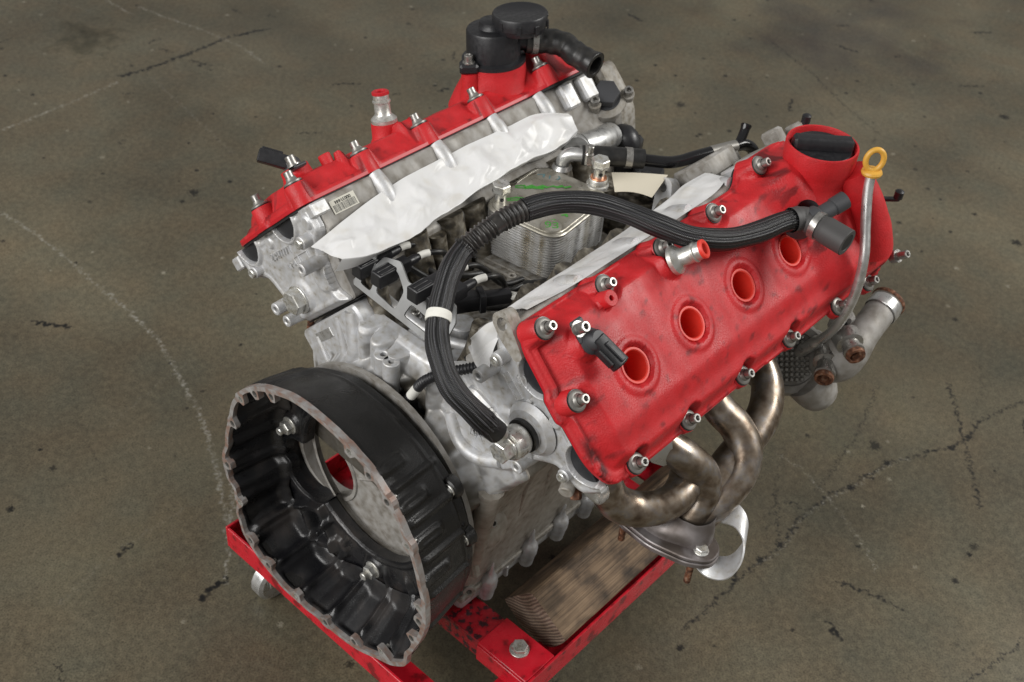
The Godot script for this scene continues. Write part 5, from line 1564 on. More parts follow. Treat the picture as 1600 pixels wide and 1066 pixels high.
	b.tube(spline([lp[14], lp[6], Vector3(0.030, 0.136, 0.272), Vector3(0.030, 0.120, 0.266)], 12), func(t, _a): return 0.006 + 0.008 * t * t, 16)
	b.lathe(frame(Vector3(0.030, 0.116, 0.250), Vector3(-0.1, 0.5, 0.85)), [Vector2(0.018, 0), Vector2(0.017, 0.014), Vector2(0.012, 0.020), Vector2(0, 0.021)], 20)
	b.box(Transform3D(Basis(Vector3(0, 0, 1), 0.3), Vector3(0.012, 0.128, 0.255)), Vector3(0.026, 0.016, 0.012), 0.003)
	part("speed_sensor", b.done(), M.black_plastic, loom)
	part("socket_screw", lathe_mesh(frame(Vector3(0.006, 0.133, 0.259), Vector3(-0.1, 0.5, 0.85)), [Vector2(0.0085, 0), Vector2(0.0085, 0.0014)] + socket_bolt(0.0058, 0.009).map(func(v): return v + Vector2(0, 0.0014))), M.dark_steel, loom)
	# posts and studs
	var posts := MB.new()
	boss(posts, Vector3(-0.017, 0.100, 0.270), Vector3.UP, 0.0115, 0.082, 0.0040)
	boss(posts, Vector3(-0.001, 0.100, 0.272), Vector3.UP, 0.0105, 0.082, 0.0038)
	part("drilled_post", posts.done(), M.aluminium, eng)
	for q in [[-0.040, 0.118, 0.272, 0.0095, 0.028, 0.0036], [0.032, 0.166, 0.148, 0.0095, 0.024, 0.0], [0.034, 0.166, 0.122, 0.0085, 0.024, 0.0], [-0.055, 0.166, 0.190, 0.013, 0.020, 0.0], [-0.004, 0.150, 0.222, 0.0165, 0.044, 0.0], [-0.060, 0.130, 0.232, 0.0125, 0.056, 0.0], [-0.082, 0.14, 0.236, 0.010, 0.046, 0.0], [0.020, 0.166, 0.176, 0.017, 0.034, 0.0], [0.050, 0.166, 0.176, 0.0095, 0.016, 0.0], [-0.094, 0.166, 0.205, 0.009, 0.030, 0.0035], [-0.040, 0.172, 0.150, 0.0075, 0.016, 0.003], [-0.062, 0.172, 0.122, 0.010, 0.014, 0.0], [0.004, 0.196, 0.070, 0.006, 0.012, 0.0028], [0.052, 0.170, 0.206, 0.022, 0.010, 0.0]]:
		b = MB.new()
		boss(b, Vector3(q[0], q[1], q[2]), Vector3.UP, q[3], q[4], q[5])
		part("cast_post", b.done(), M.aluminium if q[2] > 0.14 else M.dusty_aluminium, eng)
	part("socket_screw", lathe_mesh(Transform3D(Basis.IDENTITY, Vector3(0.050, 0.182, 0.176)), socket_bolt(0.0068, 0.014)), M.dark_steel, eng)
	part("socket_screw", lathe_mesh(Transform3D(Basis.IDENTITY, Vector3(-0.040, 0.187, 0.150)), socket_bolt(0.0060, 0.010)), M.steel, eng)
	b = MB.new()
	b.lathe(frame(Vector3(0.046, 0.212, 0.080), Vector3(0.6, 0.2, -0.5)), [Vector2(0.0075, 0), Vector2(0.0085, 0), Vector2(0.0085, 0.016), Vector2(0.0075, 0.016)], 18)
	part("loom_clip", b.done(), M.zinc, eng)
	for q in [[-0.030, 0.176, 0.205, 0.008, 0.020], [-0.014, 0.176, 0.196, 0.006, 0.026], [0.006, 0.172, 0.202, 0.009, 0.018], [-0.072, 0.172, 0.180, 0.008, 0.024], [-0.022, 0.172, 0.176, 0.007, 0.022], [-0.046, 0.172, 0.170, 0.010, 0.012]]:
		b = MB.new()
		boss(b, Vector3(q[0], q[1], q[2]), Vector3.UP, q[3], q[4], q[3] * 0.42)
		part("cast_post", b.done(), M.aluminium, eng)
		part("socket_screw", lathe_mesh(Transform3D(Basis.IDENTITY, Vector3(q[0], q[1] + q[4], q[2])), socket_bolt(q[3] * 0.72, 0.007)), M.steel, eng)
	b = MB.new()
	b.tube(spline([Vector3(-0.100, 0.196, 0.205), Vector3(-0.060, 0.198, 0.212), Vector3(-0.020, 0.196, 0.214), Vector3(0.024, 0.194, 0.210), Vector3(0.060, 0.200, 0.200)], 24), func(_t, _a): return 0.0065, 14)
	for z in [0.164, 0.188]: b.tube(spline([Vector3(-0.090, 0.182, z), Vector3(0.0, 0.180, z + 0.004), Vector3(0.07, 0.186, z)], 16), func(_t, _a): return 0.0050, 12)
	part("valley_rib", b.done(), M.aluminium, eng)
	for c in [[Vector3(-0.100, 0.236, 0.186), Vector3(-0.078, 0.230, 0.160), Vector3(-0.052, 0.218, 0.148), Vector3(-0.030, 0.214, 0.120), Vector3(-0.020, 0.208, 0.090)], [Vector3(-0.070, 0.240, 0.184), Vector3(-0.050, 0.222, 0.166), Vector3(-0.018, 0.212, 0.150), Vector3(0.012, 0.210, 0.120), Vector3(0.034, 0.214, 0.088)], [Vector3(0.0, 0.232, 0.186), Vector3(0.020, 0.216, 0.160), Vector3(0.044, 0.212, 0.130), Vector3(0.058, 0.216, 0.100)]]:
		b = MB.new()
		b.tube(spline(c, 30), func(_t, _a): return 0.0042, 12)
		part("lead", b.done(), M.rubber, br)
	# dark grommet and the looms that run along the valley sides
	part("grommet", lathe_mesh(Transform3D(Basis.IDENTITY, Vector3(-0.066, 0.172, 0.150)), [Vector2(0.026, 0), Vector2(0.025, 0.010), Vector2(0.020, 0.014), Vector2(0.012, 0.013), Vector2(0, 0.011)]), M.rubber, eng)
	for c in [[Vector3(0.036, 0.219, 0.086), Vector3(0.058, 0.222, 0.050), Vector3(0.066, 0.225, -0.02), Vector3(0.060, 0.228, -0.09), Vector3(0.052, 0.23, -0.14)], [Vector3(0.030, 0.214, 0.080), Vector3(0.054, 0.212, 0.045), Vector3(0.062, 0.214, -0.02), Vector3(0.058, 0.22, -0.1)], [Vector3(-0.085, 0.222, 0.085), Vector3(-0.088, 0.232, 0.060), Vector3(-0.084, 0.238, 0.02), Vector3(-0.088, 0.236, -0.04)]]:
		b = MB.new()
		b.tube(spline(c, 30), func(_t, _a): return 0.0046, 12)
		part("side_lead", b.done(), M.rubber, eng)


func grid_mesh_flat(pts: Array, nu: int, nv: int) -> ArrayMesh:   # smooth around, creased between layers
	var b := MB.new()
	for j in nv:
		var row := []
		for i in nu + 1:
			row.append(pts[i * (nv + 1) + j]); row.append(pts[i * (nv + 1) + j + 1])
		b.sheet(row, nu, 1)
	return b.done()

func ribbon(b: MB, T: Transform3D, s: Array, y: float, w: float):
	b.grp()
	for i in s.size() - 1:
		var d: Vector2 = (s[i + 1] - s[i]).normalized()
		var n := Vector2(-d.y, d.x) * w * (0.7 + 0.3 * float((i * 7) % 3))
		var a: Vector2 = s[i] - d * w * 0.6; var c: Vector2 = s[i + 1] + d * w * 0.6
		var q := [a - n, c - n, c + n, a + n]
		var yy := y + 0.00006 * i
		var P := q.map(func(v): return T * Vector3(v.x, yy, v.y))
		b.tri(P[0], P[1], P[2]); b.tri(P[0], P[2], P[3])


# ---------------------------------------------------------------- exhaust header
func build_headers():
	var paths := [
		[Vector3(0.214, 0.150, 0.168), Vector3(0.246, 0.106, 0.164), Vector3(0.268, 0.066, 0.152), Vector3(0.288, 0.046, 0.128), Vector3(0.306, 0.042, 0.102), Vector3(0.314, 0.046, 0.078), Vector3(0.310, 0.050, 0.052), Vector3(0.298, 0.050, 0.030)],
		[Vector3(0.208, 0.150, 0.060), Vector3(0.246, 0.124, 0.066), Vector3(0.276, 0.108, 0.068), Vector3(0.302, 0.092, 0.054), Vector3(0.320, 0.064, 0.036), Vector3(0.328, 0.032, 0.036), Vector3(0.328, 0.004, 0.050), Vector3(0.325, -0.018, 0.060)],
		[Vector3(0.208, 0.150, -0.044), Vector3(0.250, 0.122, -0.036), Vector3(0.284, 0.104, -0.034), Vector3(0.314, 0.086, -0.042), Vector3(0.336, 0.064, -0.036), Vector3(0.346, 0.038, -0.014), Vector3(0.344, 0.012, 0.016), Vector3(0.334, -0.016, 0.048)],
		[Vector3(0.208, 0.150, -0.150), Vector3(0.250, 0.120, -0.142), Vector3(0.280, 0.106, -0.138), Vector3(0.304, 0.094, -0.126), Vector3(0.320, 0.078, -0.100), Vector3(0.326, 0.060, -0.064), Vector3(0.326, 0.040, -0.020), Vector3(0.326, 0.010, 0.030), Vector3(0.322, -0.014, 0.05)]]
	var b: MB
	var head: Node3D
	for k in 4:
		b = MB.new()
		var pth := []
		for i in paths[k].size(): pth.append(paths[k][i] + Vector3(-0.010, -0.001, 0.010) * sstep(0.0, 3.0, i) + Vector3(0, 0.012 if k > 0 else 0.0, 0) * sstep(4.0, 7.0, i))
		b.tube(spline(pth, 60), func(t, a): return 0.0216 + 0.0008 * sin(a * 2.0 + t * 9.0), 28)
		if k == 0: head = part("exhaust_header", b.done(), M.header_steel, eng, Transform3D.IDENTITY, "heat-stained steel exhaust header under the near cover")
		else: part("primary_pipe", b.done(), M.header_steel, head)
	b = MB.new()   # collector foot
	var foot := rounded([Vector2(0.256, 0.105), Vector2(0.300, 0.110), Vector2(0.356, 0.088), Vector2(0.356, 0.058), Vector2(0.335, 0.040), Vector2(0.285, 0.048)], 0.02, 4)
	var pts := []
	for i in range(foot.size(), -1, -1):
		var p: Vector2 = foot[i % foot.size()]
		var c := Vector2(0.322, 0.062)
		for j in 7:
			var t := j / 6.0
			var q := p.lerp(c + (p - c).normalized() * 0.027, sstep(0.15, 1.0, t))
			pts.append(Vector3(q.x, -0.014 + 0.034 * t, q.y))
	b.sheet(pts, foot.size(), 6)
	part("collector", b.done(), M.header_flange, head)
	var fl := rounded([Vector2(0.236, 0.098), Vector2(0.250, 0.118), Vector2(0.300, 0.122), Vector2(0.350, 0.110), Vector2(0.374, 0.092), Vector2(0.372, 0.066), Vector2(0.352, 0.052), Vector2(0.290, 0.052), Vector2(0.250, 0.076)], 0.012, 4)
	b = MB.new()
	b.prism(Transform3D(Basis(Vector3(1, 0, 0), Vector3(0, 0, -1), Vector3(0, 1, 0)), Vector3.ZERO), fl.map(func(v): return Vector2(v.x, -v.y)), -0.0265, -0.0185, 0.0012)
	b.prism(Transform3D(Basis(Vector3(1, 0, 0), Vector3(0, 0, -1), Vector3(0, 1, 0)), Vector3.ZERO), fl.map(func(v): return Vector2(v.x * 0.985 + 0.0046, -v.y * 0.96 - 0.0034)), -0.0175, -0.0120, 0.0012)
	part("header_flange", b.done(), M.header_flange, head)
	for p in [Vector3(0.252, -0.024, 0.106), Vector3(0.352, -0.024, 0.100)]:
		b = MB.new()
		var L := [p, p - Vector3(0, 0.036, 0)]
		b.tube(spline(L, 44), func(t, _a): return 0.0042 + 0.0004 * sin(t * 150.0), 14)
		part("stud", b.done(), M.rusty, head)
	part("flange_nut", hex_bolt(Transform3D(Basis.IDENTITY, Vector3(0.354, -0.012, 0.086)), 0.008, 0.005, 0.0095), M.zinc, head)
	# bent strap with an eye beside the flange
	var sp := spline([Vector3(0.338, 0.000, 0.024), Vector3(0.360, 0.006, 0.022), Vector3(0.380, -0.002, 0.030), Vector3(0.389, -0.020, 0.046), Vector3(0.384, -0.036, 0.064), Vector3(0.366, -0.036, 0.078), Vector3(0.346, -0.026, 0.082)], 36)
	pts = []
	for i in sp.size():
		for s in [0.0, 1.0]: pts.append(sp[i] + Vector3(-0.010, 0.004, -0.018) * (s - 0.5) * 1.7)
	var pts2 := []
	for i in sp.size():
		var t: Vector3 = (sp[mini(i + 1, sp.size() - 1)] - sp[maxi(i - 1, 0)]).normalized()
		var w := Vector3(-0.45, 0.16, -0.85).normalized()
		var nn := t.cross(w).normalized()
		for c in [[-0.5, -0.5], [0.5, -0.5], [0.5, 0.5], [-0.5, 0.5], [-0.5, -0.5]]: pts2.append(sp[i] + w * 0.034 * c[0] + nn * 0.0022 * c[1])
	b = MB.new()
	for s in 4:
		var strip := []
		for i in sp.size():
			strip.append(pts2[i * 5 + s]); strip.append(pts2[i * 5 + s + 1])
		b.sheet(strip, sp.size() - 1, 1)
	part("strap", b.done(), M.aluminium, head)
	# head flange and heat shield
	b = MB.new()
	for k in 4:
		var z := 0.156 - 0.104 * k
		b.box(Transform3D(TR.basis, bk(1, 0.060, 0.258, z)), Vector3(0.010, 0.062, 0.070), 0.006)
	part("port_flange", b.done(), M.washer, head)
	b = MB.new()
	var hs := [Vector3(0.236, 0.148, 0.120), Vector3(0.262, 0.130, 0.124), Vector3(0.276, 0.104, 0.112), Vector3(0.284, 0.092, 0.096)]
	var strip := []
	for i in hs.size():
		strip.append(hs[i]); strip.append(hs[i] + Vector3(0.022, 0.018, -0.050) * (1.0 - 0.25 * i))
	b.sheet(strip, hs.size() - 1, 1)
	part("heat_shield", b.done(), M.machined, head)
	b = MB.new()
	b.tube(spline([bk(1, 0.078, 0.296, 0.235), bk(1, 0.100, 0.288, 0.222), bk(1, 0.112, 0.272, 0.205), bk(1, 0.116, 0.262, 0.186)], 14), func(t, _a): return 0.011 - 0.002 * t, 12, 40.0, true, 0.35)
	part("shield_bracket", b.done(), M.machined, head)
	# left bank: the port studs that can be seen past the head
	for q in [bk(-1, 0.046, 0.216, 0.222)]:
		b = MB.new()
		b.tube(spline([q, q + Vector3(-0.004, -0.036, 0.003)], 30), func(t, _a): return 0.0044 + 0.0004 * sin(t * 110.0), 12)
		part("stud", b.done(), M.rusty, head)


# ---------------------------------------------------------------- far end: timing case, thermostat, pipes
func build_far_end():
	var sec := []
	var rt := [Vector2(0.11, -0.19), Vector2(0.15, -0.02)]
	for v in [[0.066, 0.190], [0.088, 0.290], [0.090, 0.3345], [-0.128, 0.3345], [-0.128, 0.262]]: rt.append(Vector2(S * (v[0] + v[1]), S * (v[1] - v[0])))
	rt.append(Vector2(0.070, 0.160))
	for p in rt: sec.append(p)
	for i in range(rt.size() - 1, -1, -1): sec.append(Vector2(-rt[i].x, rt[i].y))
	var b := MB.new()
	b.prism(Transform3D.IDENTITY, rounded(sec, 0.012, 3), -0.300, -0.258, 0.006)
	b.box(Transform3D(TR.basis, bk(1, 0.01, 0.316, -0.322)), Vector3(0.10, 0.034, 0.06), 0.012)
	b.box(Transform3D(TL.basis, bk(-1, 0.03, 0.316, -0.322)), Vector3(0.08, 0.034, 0.06), 0.012)
	for sx in [1, -1]:
		b.cyl(along_z(Vector3(0.06 * sx, 0.02, -0.335)), 0.05, 0.04, 30, 0.006)
	b.cyl(along_z(Vector3(0, -0.02, -0.375)), 0.065, 0.08, 36, 0.006)
	var tc := part("timing_case", b.done(), M.dusty_aluminium, eng)
	# left: pump casting with black hexagon cap and socket screws
	b = MB.new()
	var c := bk(-1, -0.128, 0.292, -0.285)
	var ax := Vector3(0.35, 0.80, 0.45).normalized()
	b.lathe(frame(Vector3(-0.128, 0.272, -0.266), ax), [Vector2(0.036, -0.03), Vector2(0.034, 0.0), Vector2(0.030, 0.014), Vector2(0.018, 0.022), Vector2(0, 0.022)], 28)
	b.tube(spline([Vector3(-0.150, 0.292, -0.222), Vector3(-0.140, 0.284, -0.240), Vector3(-0.130, 0.270, -0.262)], 10), func(_t, _a): return 0.013, 16)
	var pump := part("pump_casting", b.done(), M.dusty_aluminium, eng)
	var pc := Vector3(-0.128, 0.272, -0.266) + ax * 0.020
	part("hex_cap", hex_bolt(frame(pc, ax), 0.0195, 0.016, 0.0215), M.grey_plastic, pump)
	for q in [Vector3(-0.031, 0.006, 0.006), Vector3(0.004, 0.004, 0.030), Vector3(0.020, 0.006, -0.026), Vector3(-0.010, 0.004, -0.034)]:
		var p: Vector3 = pc + q
		b = MB.new()
		b.cyl(frame(p - ax * 0.022, ax), 0.0095, 0.020, 16)
		part("screw_post", b.done(), M.dusty_aluminium, pump)
		part("socket_screw", lathe_mesh(frame(p - ax * 0.003, ax), socket_bolt(0.0066, 0.013)), M.steel, pump)
	# black plastic union below it
	b = MB.new()
	b.tube(spline([Vector3(-0.098, 0.232, -0.262), Vector3(-0.080, 0.238, -0.262), Vector3(-0.072, 0.222, -0.262), Vector3(-0.070, 0.190, -0.258)], 16), func(_t, _a): return 0.019, 20)
	b.lathe(frame(Vector3(-0.098, 0.236, -0.242), Vector3(0.2, 0.35, 0.9)), [Vector2(0.020, 0), Vector2(0.020, 0.016), Vector2(0.016, 0.018), Vector2(0.012, 0.012), Vector2(0, 0.012)], 24)
	b.box(Transform3D(Basis(Vector3.UP, 0.4), Vector3(-0.085, 0.205, -0.275)), Vector3(0.045, 0.06, 0.03), 0.006)
	b.cyl(frame(Vector3(-0.03, 0.19, -0.255), Vector3(0.2, 1, 0.1)), 0.022, 0.03, 24, 0.004)
	b.tube(spline([Vector3(-0.02, 0.205, -0.235), Vector3(0.005, 0.210, -0.225), Vector3(0.03, 0.205, -0.235)], 12), func(_t, _a): return 0.016, 16)
	part("coolant_union", b.done(), M.black_plastic, pump)
	# lug with a small bolt beside the far end of the left film
	b = MB.new()
	b.lathe(frame(Vector3(-0.082, 0.262, -0.150), Vector3(0.65, 0.35, 0.65)), [Vector2(0.020, -0.03), Vector2(0.019, 0.0), Vector2(0.0175, 0.002), Vector2(0.0060, 0.002), Vector2(0.0050, -0.006), Vector2(0, -0.006)], 24)
	b.tube(spline([Vector3(-0.088, 0.256, -0.168), Vector3(-0.086, 0.252, -0.205), Vector3(-0.092, 0.245, -0.24)], 10), func(_t, _a): return 0.019, 18)
	part("water_outlet", b.done(), M.machined, pump)
	b = MB.new()
	b.tube([Vector3(-0.060, 0.21, -0.18), Vector3(-0.060, 0.17, -0.18)], func(_t, _a): return 0.03, 16)
	b.box(Transform3D(Basis.IDENTITY, Vector3(0.0, 0.175, -0.20)), Vector3(0.15, 0.03, 0.12), 0.006)
	part("valley_end", b.done(), M.oily_casting, eng)
	# right: grey front casting inboard of the near cover
	b = MB.new()
	b.box(Transform3D(TR.basis, bk(1, -0.138, 0.240, -0.240)), Vector3(0.030, 0.050, 0.085), 0.004)
	b.box(Transform3D(TR.basis, bk(1, -0.118, 0.246, -0.268)), Vector3(0.05, 0.03, 0.05), 0.004)
	b.box(Transform3D(TR.basis, bk(1, -0.142, 0.268, -0.192)), Vector3(0.020, 0.036, 0.012), 0.003)
	b.lathe(frame(Vector3(0.048, 0.246, -0.262), Vector3(-0.55, 0.3, 0.75)), [Vector2(0.020, -0.05), Vector2(0.019, 0.0), Vector2(0.017, 0.002), Vector2(0.0105, 0.002), Vector2(0.0100, -0.012), Vector2(0, -0.012)], 24)
	b.box(Transform3D(Basis(Vector3.UP, 0.75), Vector3(0.078, 0.248, -0.285)), Vector3(0.05, 0.020, 0.05), 0.005)
	b.box(Transform3D(TR.basis, bk(1, -0.128, 0.300, -0.320)), Vector3(0.030, 0.026, 0.024), 0.004)
	b.box(Transform3D(TR.basis, bk(1, -0.122, 0.312, -0.352)), Vector3(0.026, 0.022, 0.020), 0.004)
	part("front_casting", b.done(), M.wall_aluminium, tc)
	b = MB.new()
	b.cyl(frame(Vector3(0.0472, 0.2464, -0.2606), Vector3(-0.55, 0.3, 0.75)), 0.0098, 0.002, 18, 0.0002)
	part("bore", b.done(), M.dark, tc)
	csg_plate("lifting_lug", rounded([Vector2(-0.016, -0.040), Vector2(0.016, -0.040), Vector2(0.014, 0.010), Vector2(0.006, 0.018), Vector2(-0.006, 0.018), Vector2(-0.014, 0.010)], 0.007, 3), [circle(0.0055, 16, Vector2(0, 0.004))], -0.006, 0.010, M.aluminium, tc, zframe(Vector3(0.062, 0.256, -0.170), Vector3(-0.25, 0.35, 0.9), Vector3(0.9, 0.35, 0.1)))
	# small clips seen past the near cover
	for q in [[Vector3(0.165, 0.335, -0.322), Vector3(-0.6, 0.2, -0.4)], [Vector3(0.285, 0.278, -0.345), Vector3(0.7, 0.2, -0.3)]]:
		b = MB.new()
		b.box(frame(q[0], q[1]), Vector3(0.010, 0.034, 0.004), 0.001)
		b.lathe(frame(q[0] + (q[1] as Vector3).normalized() * 0.014 + Vector3(0, 0.002, 0), Vector3.UP), [Vector2(0.006, 0), Vector2(0.006, 0.010), Vector2(0.003, 0.012), Vector2(0, 0.012)], 14)
		part("harness_clip", b.done(), M.black_plastic, tc)
	b = MB.new()
	b.lathe(frame(Vector3(0.322, 0.205, -0.345), Vector3(0.75, 0.65, 0.1)), [Vector2(0.009, -0.006), Vector2(0.009, 0.004)] + socket_bolt(0.0056, 0.016).map(func(v): return v + Vector2(0, 0.004)), 18)
	part("case_screw", b.done(), M.steel, tc)
	# thermostat elbow, ribbed oil-pump cover, rusty unions
	b = MB.new()
	var eb := spline([Vector3(0.262, 0.030, -0.300), Vector3(0.296, 0.046, -0.278), Vector3(0.318, 0.066, -0.262), Vector3(0.328, 0.086, -0.264), Vector3(0.331, 0.102, -0.288), Vector3(0.330, 0.114, -0.320), Vector3(0.329, 0.124, -0.354)], 40)
	b.tube(eb, func(t, _a): return lerpf(0.030, 0.0215, sstep(0.45, 0.72, t)) + 0.0014 * sstep(0.955, 0.985, t), 30, 40.0, false)
	b.box(zframe(Vector3(0.300, 0.112, -0.285), Vector3(0.5, 0.2, 0.8)), Vector3(0.030, 0.034, 0.020), 0.005)
	b.box(zframe(Vector3(0.318, 0.075, -0.282), Vector3(0.6, 0.45, 0.6)), Vector3(0.040, 0.026, 0.016), 0.005)
	var th := part("thermostat_elbow", b.done(), M.wall_aluminium, eng)
	b = MB.new()
	b.lathe(frame(eb[36], eb[40] - eb[36]), [Vector2(0.0228, 0), Vector2(0.0236, 0.001), Vector2(0.0236, 0.016), Vector2(0.0228, 0.018), Vector2(0.0205, 0.018), Vector2(0.0200, -0.02), Vector2(0, -0.02)], 30)
	part("pipe_mouth", b.done(), M.machined, th)
	b = MB.new()
	b.lathe(frame(eb[40], eb[40] - eb[36]), [Vector2(0.0236, 0), Vector2(0.0246, 0.0015), Vector2(0.0246, 0.0050), Vector2(0.0236, 0.0065)], 30)
	part("mouth_seal", b.done(), M.rusty, th)
	b = MB.new()
	b.cyl(zframe(Vector3(0.296, 0.116, -0.2745), Vector3(0.5, 0.2, 0.8)) * Transform3D(TZ.basis.inverse(), Vector3.ZERO) if false else frame(Vector3(0.3045, 0.1135, -0.2765), Vector3(0.5, 0.2, 0.8)), 0.0085, 0.003, 18, 0.0003)
	part("bore", b.done(), M.dark, th)
	for q in [[Vector3(0.314, 0.078, -0.240), Vector3(0.35, -0.12, 0.75), 0.036], [Vector3(0.330, 0.116, -0.250), Vector3(0.75, -0.05, 0.60), 0.030]]:
		b = MB.new()
		b.lathe(frame(q[0], q[1]), [Vector2(0.019, -0.012), Vector2(0.0185, 0.006), Vector2(0.0125, 0.008), Vector2(0.0120, q[2] - 0.014), Vector2(0.0145, q[2] - 0.013), Vector2(0.0145, q[2] - 0.008), Vector2(0.0120, q[2] - 0.007)], 24)
		var un := part("pipe_union", b.done(), M.steel, th)
		b = MB.new()
		b.lathe(frame(q[0], q[1]), [Vector2(0.0122, q[2] - 0.0072), Vector2(0.0135, q[2] - 0.004), Vector2(0.0125, q[2]), Vector2(0.0090, q[2] + 0.0005), Vector2(0.0080, q[2] - 0.012), Vector2(0, q[2] - 0.012)], 22)
		part("rusty_mouth", b.done(), M.rusty, th)
	b = MB.new()
	var wn := Vector3(0.60, 0.55, 0.58).normalized()
	var wc := Vector3(0.268, 0.056, -0.232)
	b.lathe(frame(wc, wn), [Vector2(0.062, -0.055), Vector2(0.054, -0.010), Vector2(0.049, 0.0), Vector2(0.039, 0.001), Vector2(0.038, -0.002), Vector2(0, -0.002)], 40)
	b.tube(spline([wc + Vector3(0.02, -0.03, -0.01), wc + Vector3(0.035, -0.055, -0.03), wc + Vector3(0.02, -0.07, -0.06)], 10), func(_t, _a): return 0.030, 20)
	var op := part("oil_pump_cover", b.done(), M.wall_aluminium, eng)
	b = MB.new()
	var WF := frame(wc, wn, Vector3(0.5, -0.1, -0.85))
	for i in range(-5, 6):
		for j in range(-5, 6):
			var p := Vector2(i, j) * 0.0074
			if p.length() < 0.0365: b.box(WF * Transform3D(Basis.IDENTITY, Vector3(p.x, 0.0, p.y)), Vector3(0.0060, 0.0040, 0.0060), 0.0012)
	part("waffle_stud", b.done(), M.washer, op).set_meta("kind", "stuff")
	# dipstick: tube and yellow ring handle
	b = MB.new()
	var ds := spline([Vector3(0.2865, 0.352, -0.262), Vector3(0.291, 0.332, -0.256), Vector3(0.306, 0.296, -0.243), Vector3(0.322, 0.262, -0.229), Vector3(0.328, 0.219, -0.223), Vector3(0.324, 0.174, -0.222), Vector3(0.310, 0.131, -0.229), Vector3(0.284, 0.084, -0.241), Vector3(0.256, 0.042, -0.248), Vector3(0.238, 0.016, -0.251)], 70)
	b.tube(ds, func(t, _a): return 0.0064 if t < 0.72 else 0.0086, 18)
	var tube := part("dipstick_tube", b.done(), M.machined, eng)
	b = MB.new()
	var top: Vector3 = ds[0]
	b.lathe(frame(top, Vector3(-0.06, 1, -0.02)), [Vector2(0.008, -0.002), Vector2(0.0122, 0.000), Vector2(0.0132, 0.0028), Vector2(0.0120, 0.0055), Vector2(0.008, 0.0065), Vector2(0, 0.0065)], 26)
	var ring := []
	var rx := Vector3(0.737, 0.07, -0.672)
	for k in 37:
		var a := TAU * k / 36.0
		ring.append(top + Vector3(-0.001, 0.0195, 0) + (rx * cos(a) * 0.0108 + Vector3(-0.1, 0.98, -0.1) * sin(a) * 0.0135))
	b.tube(ring, func(_t, _a): return 0.0036, 14, 40.0, false)
	part("dipstick_handle", b.done(), M.yellow_plastic, tube)


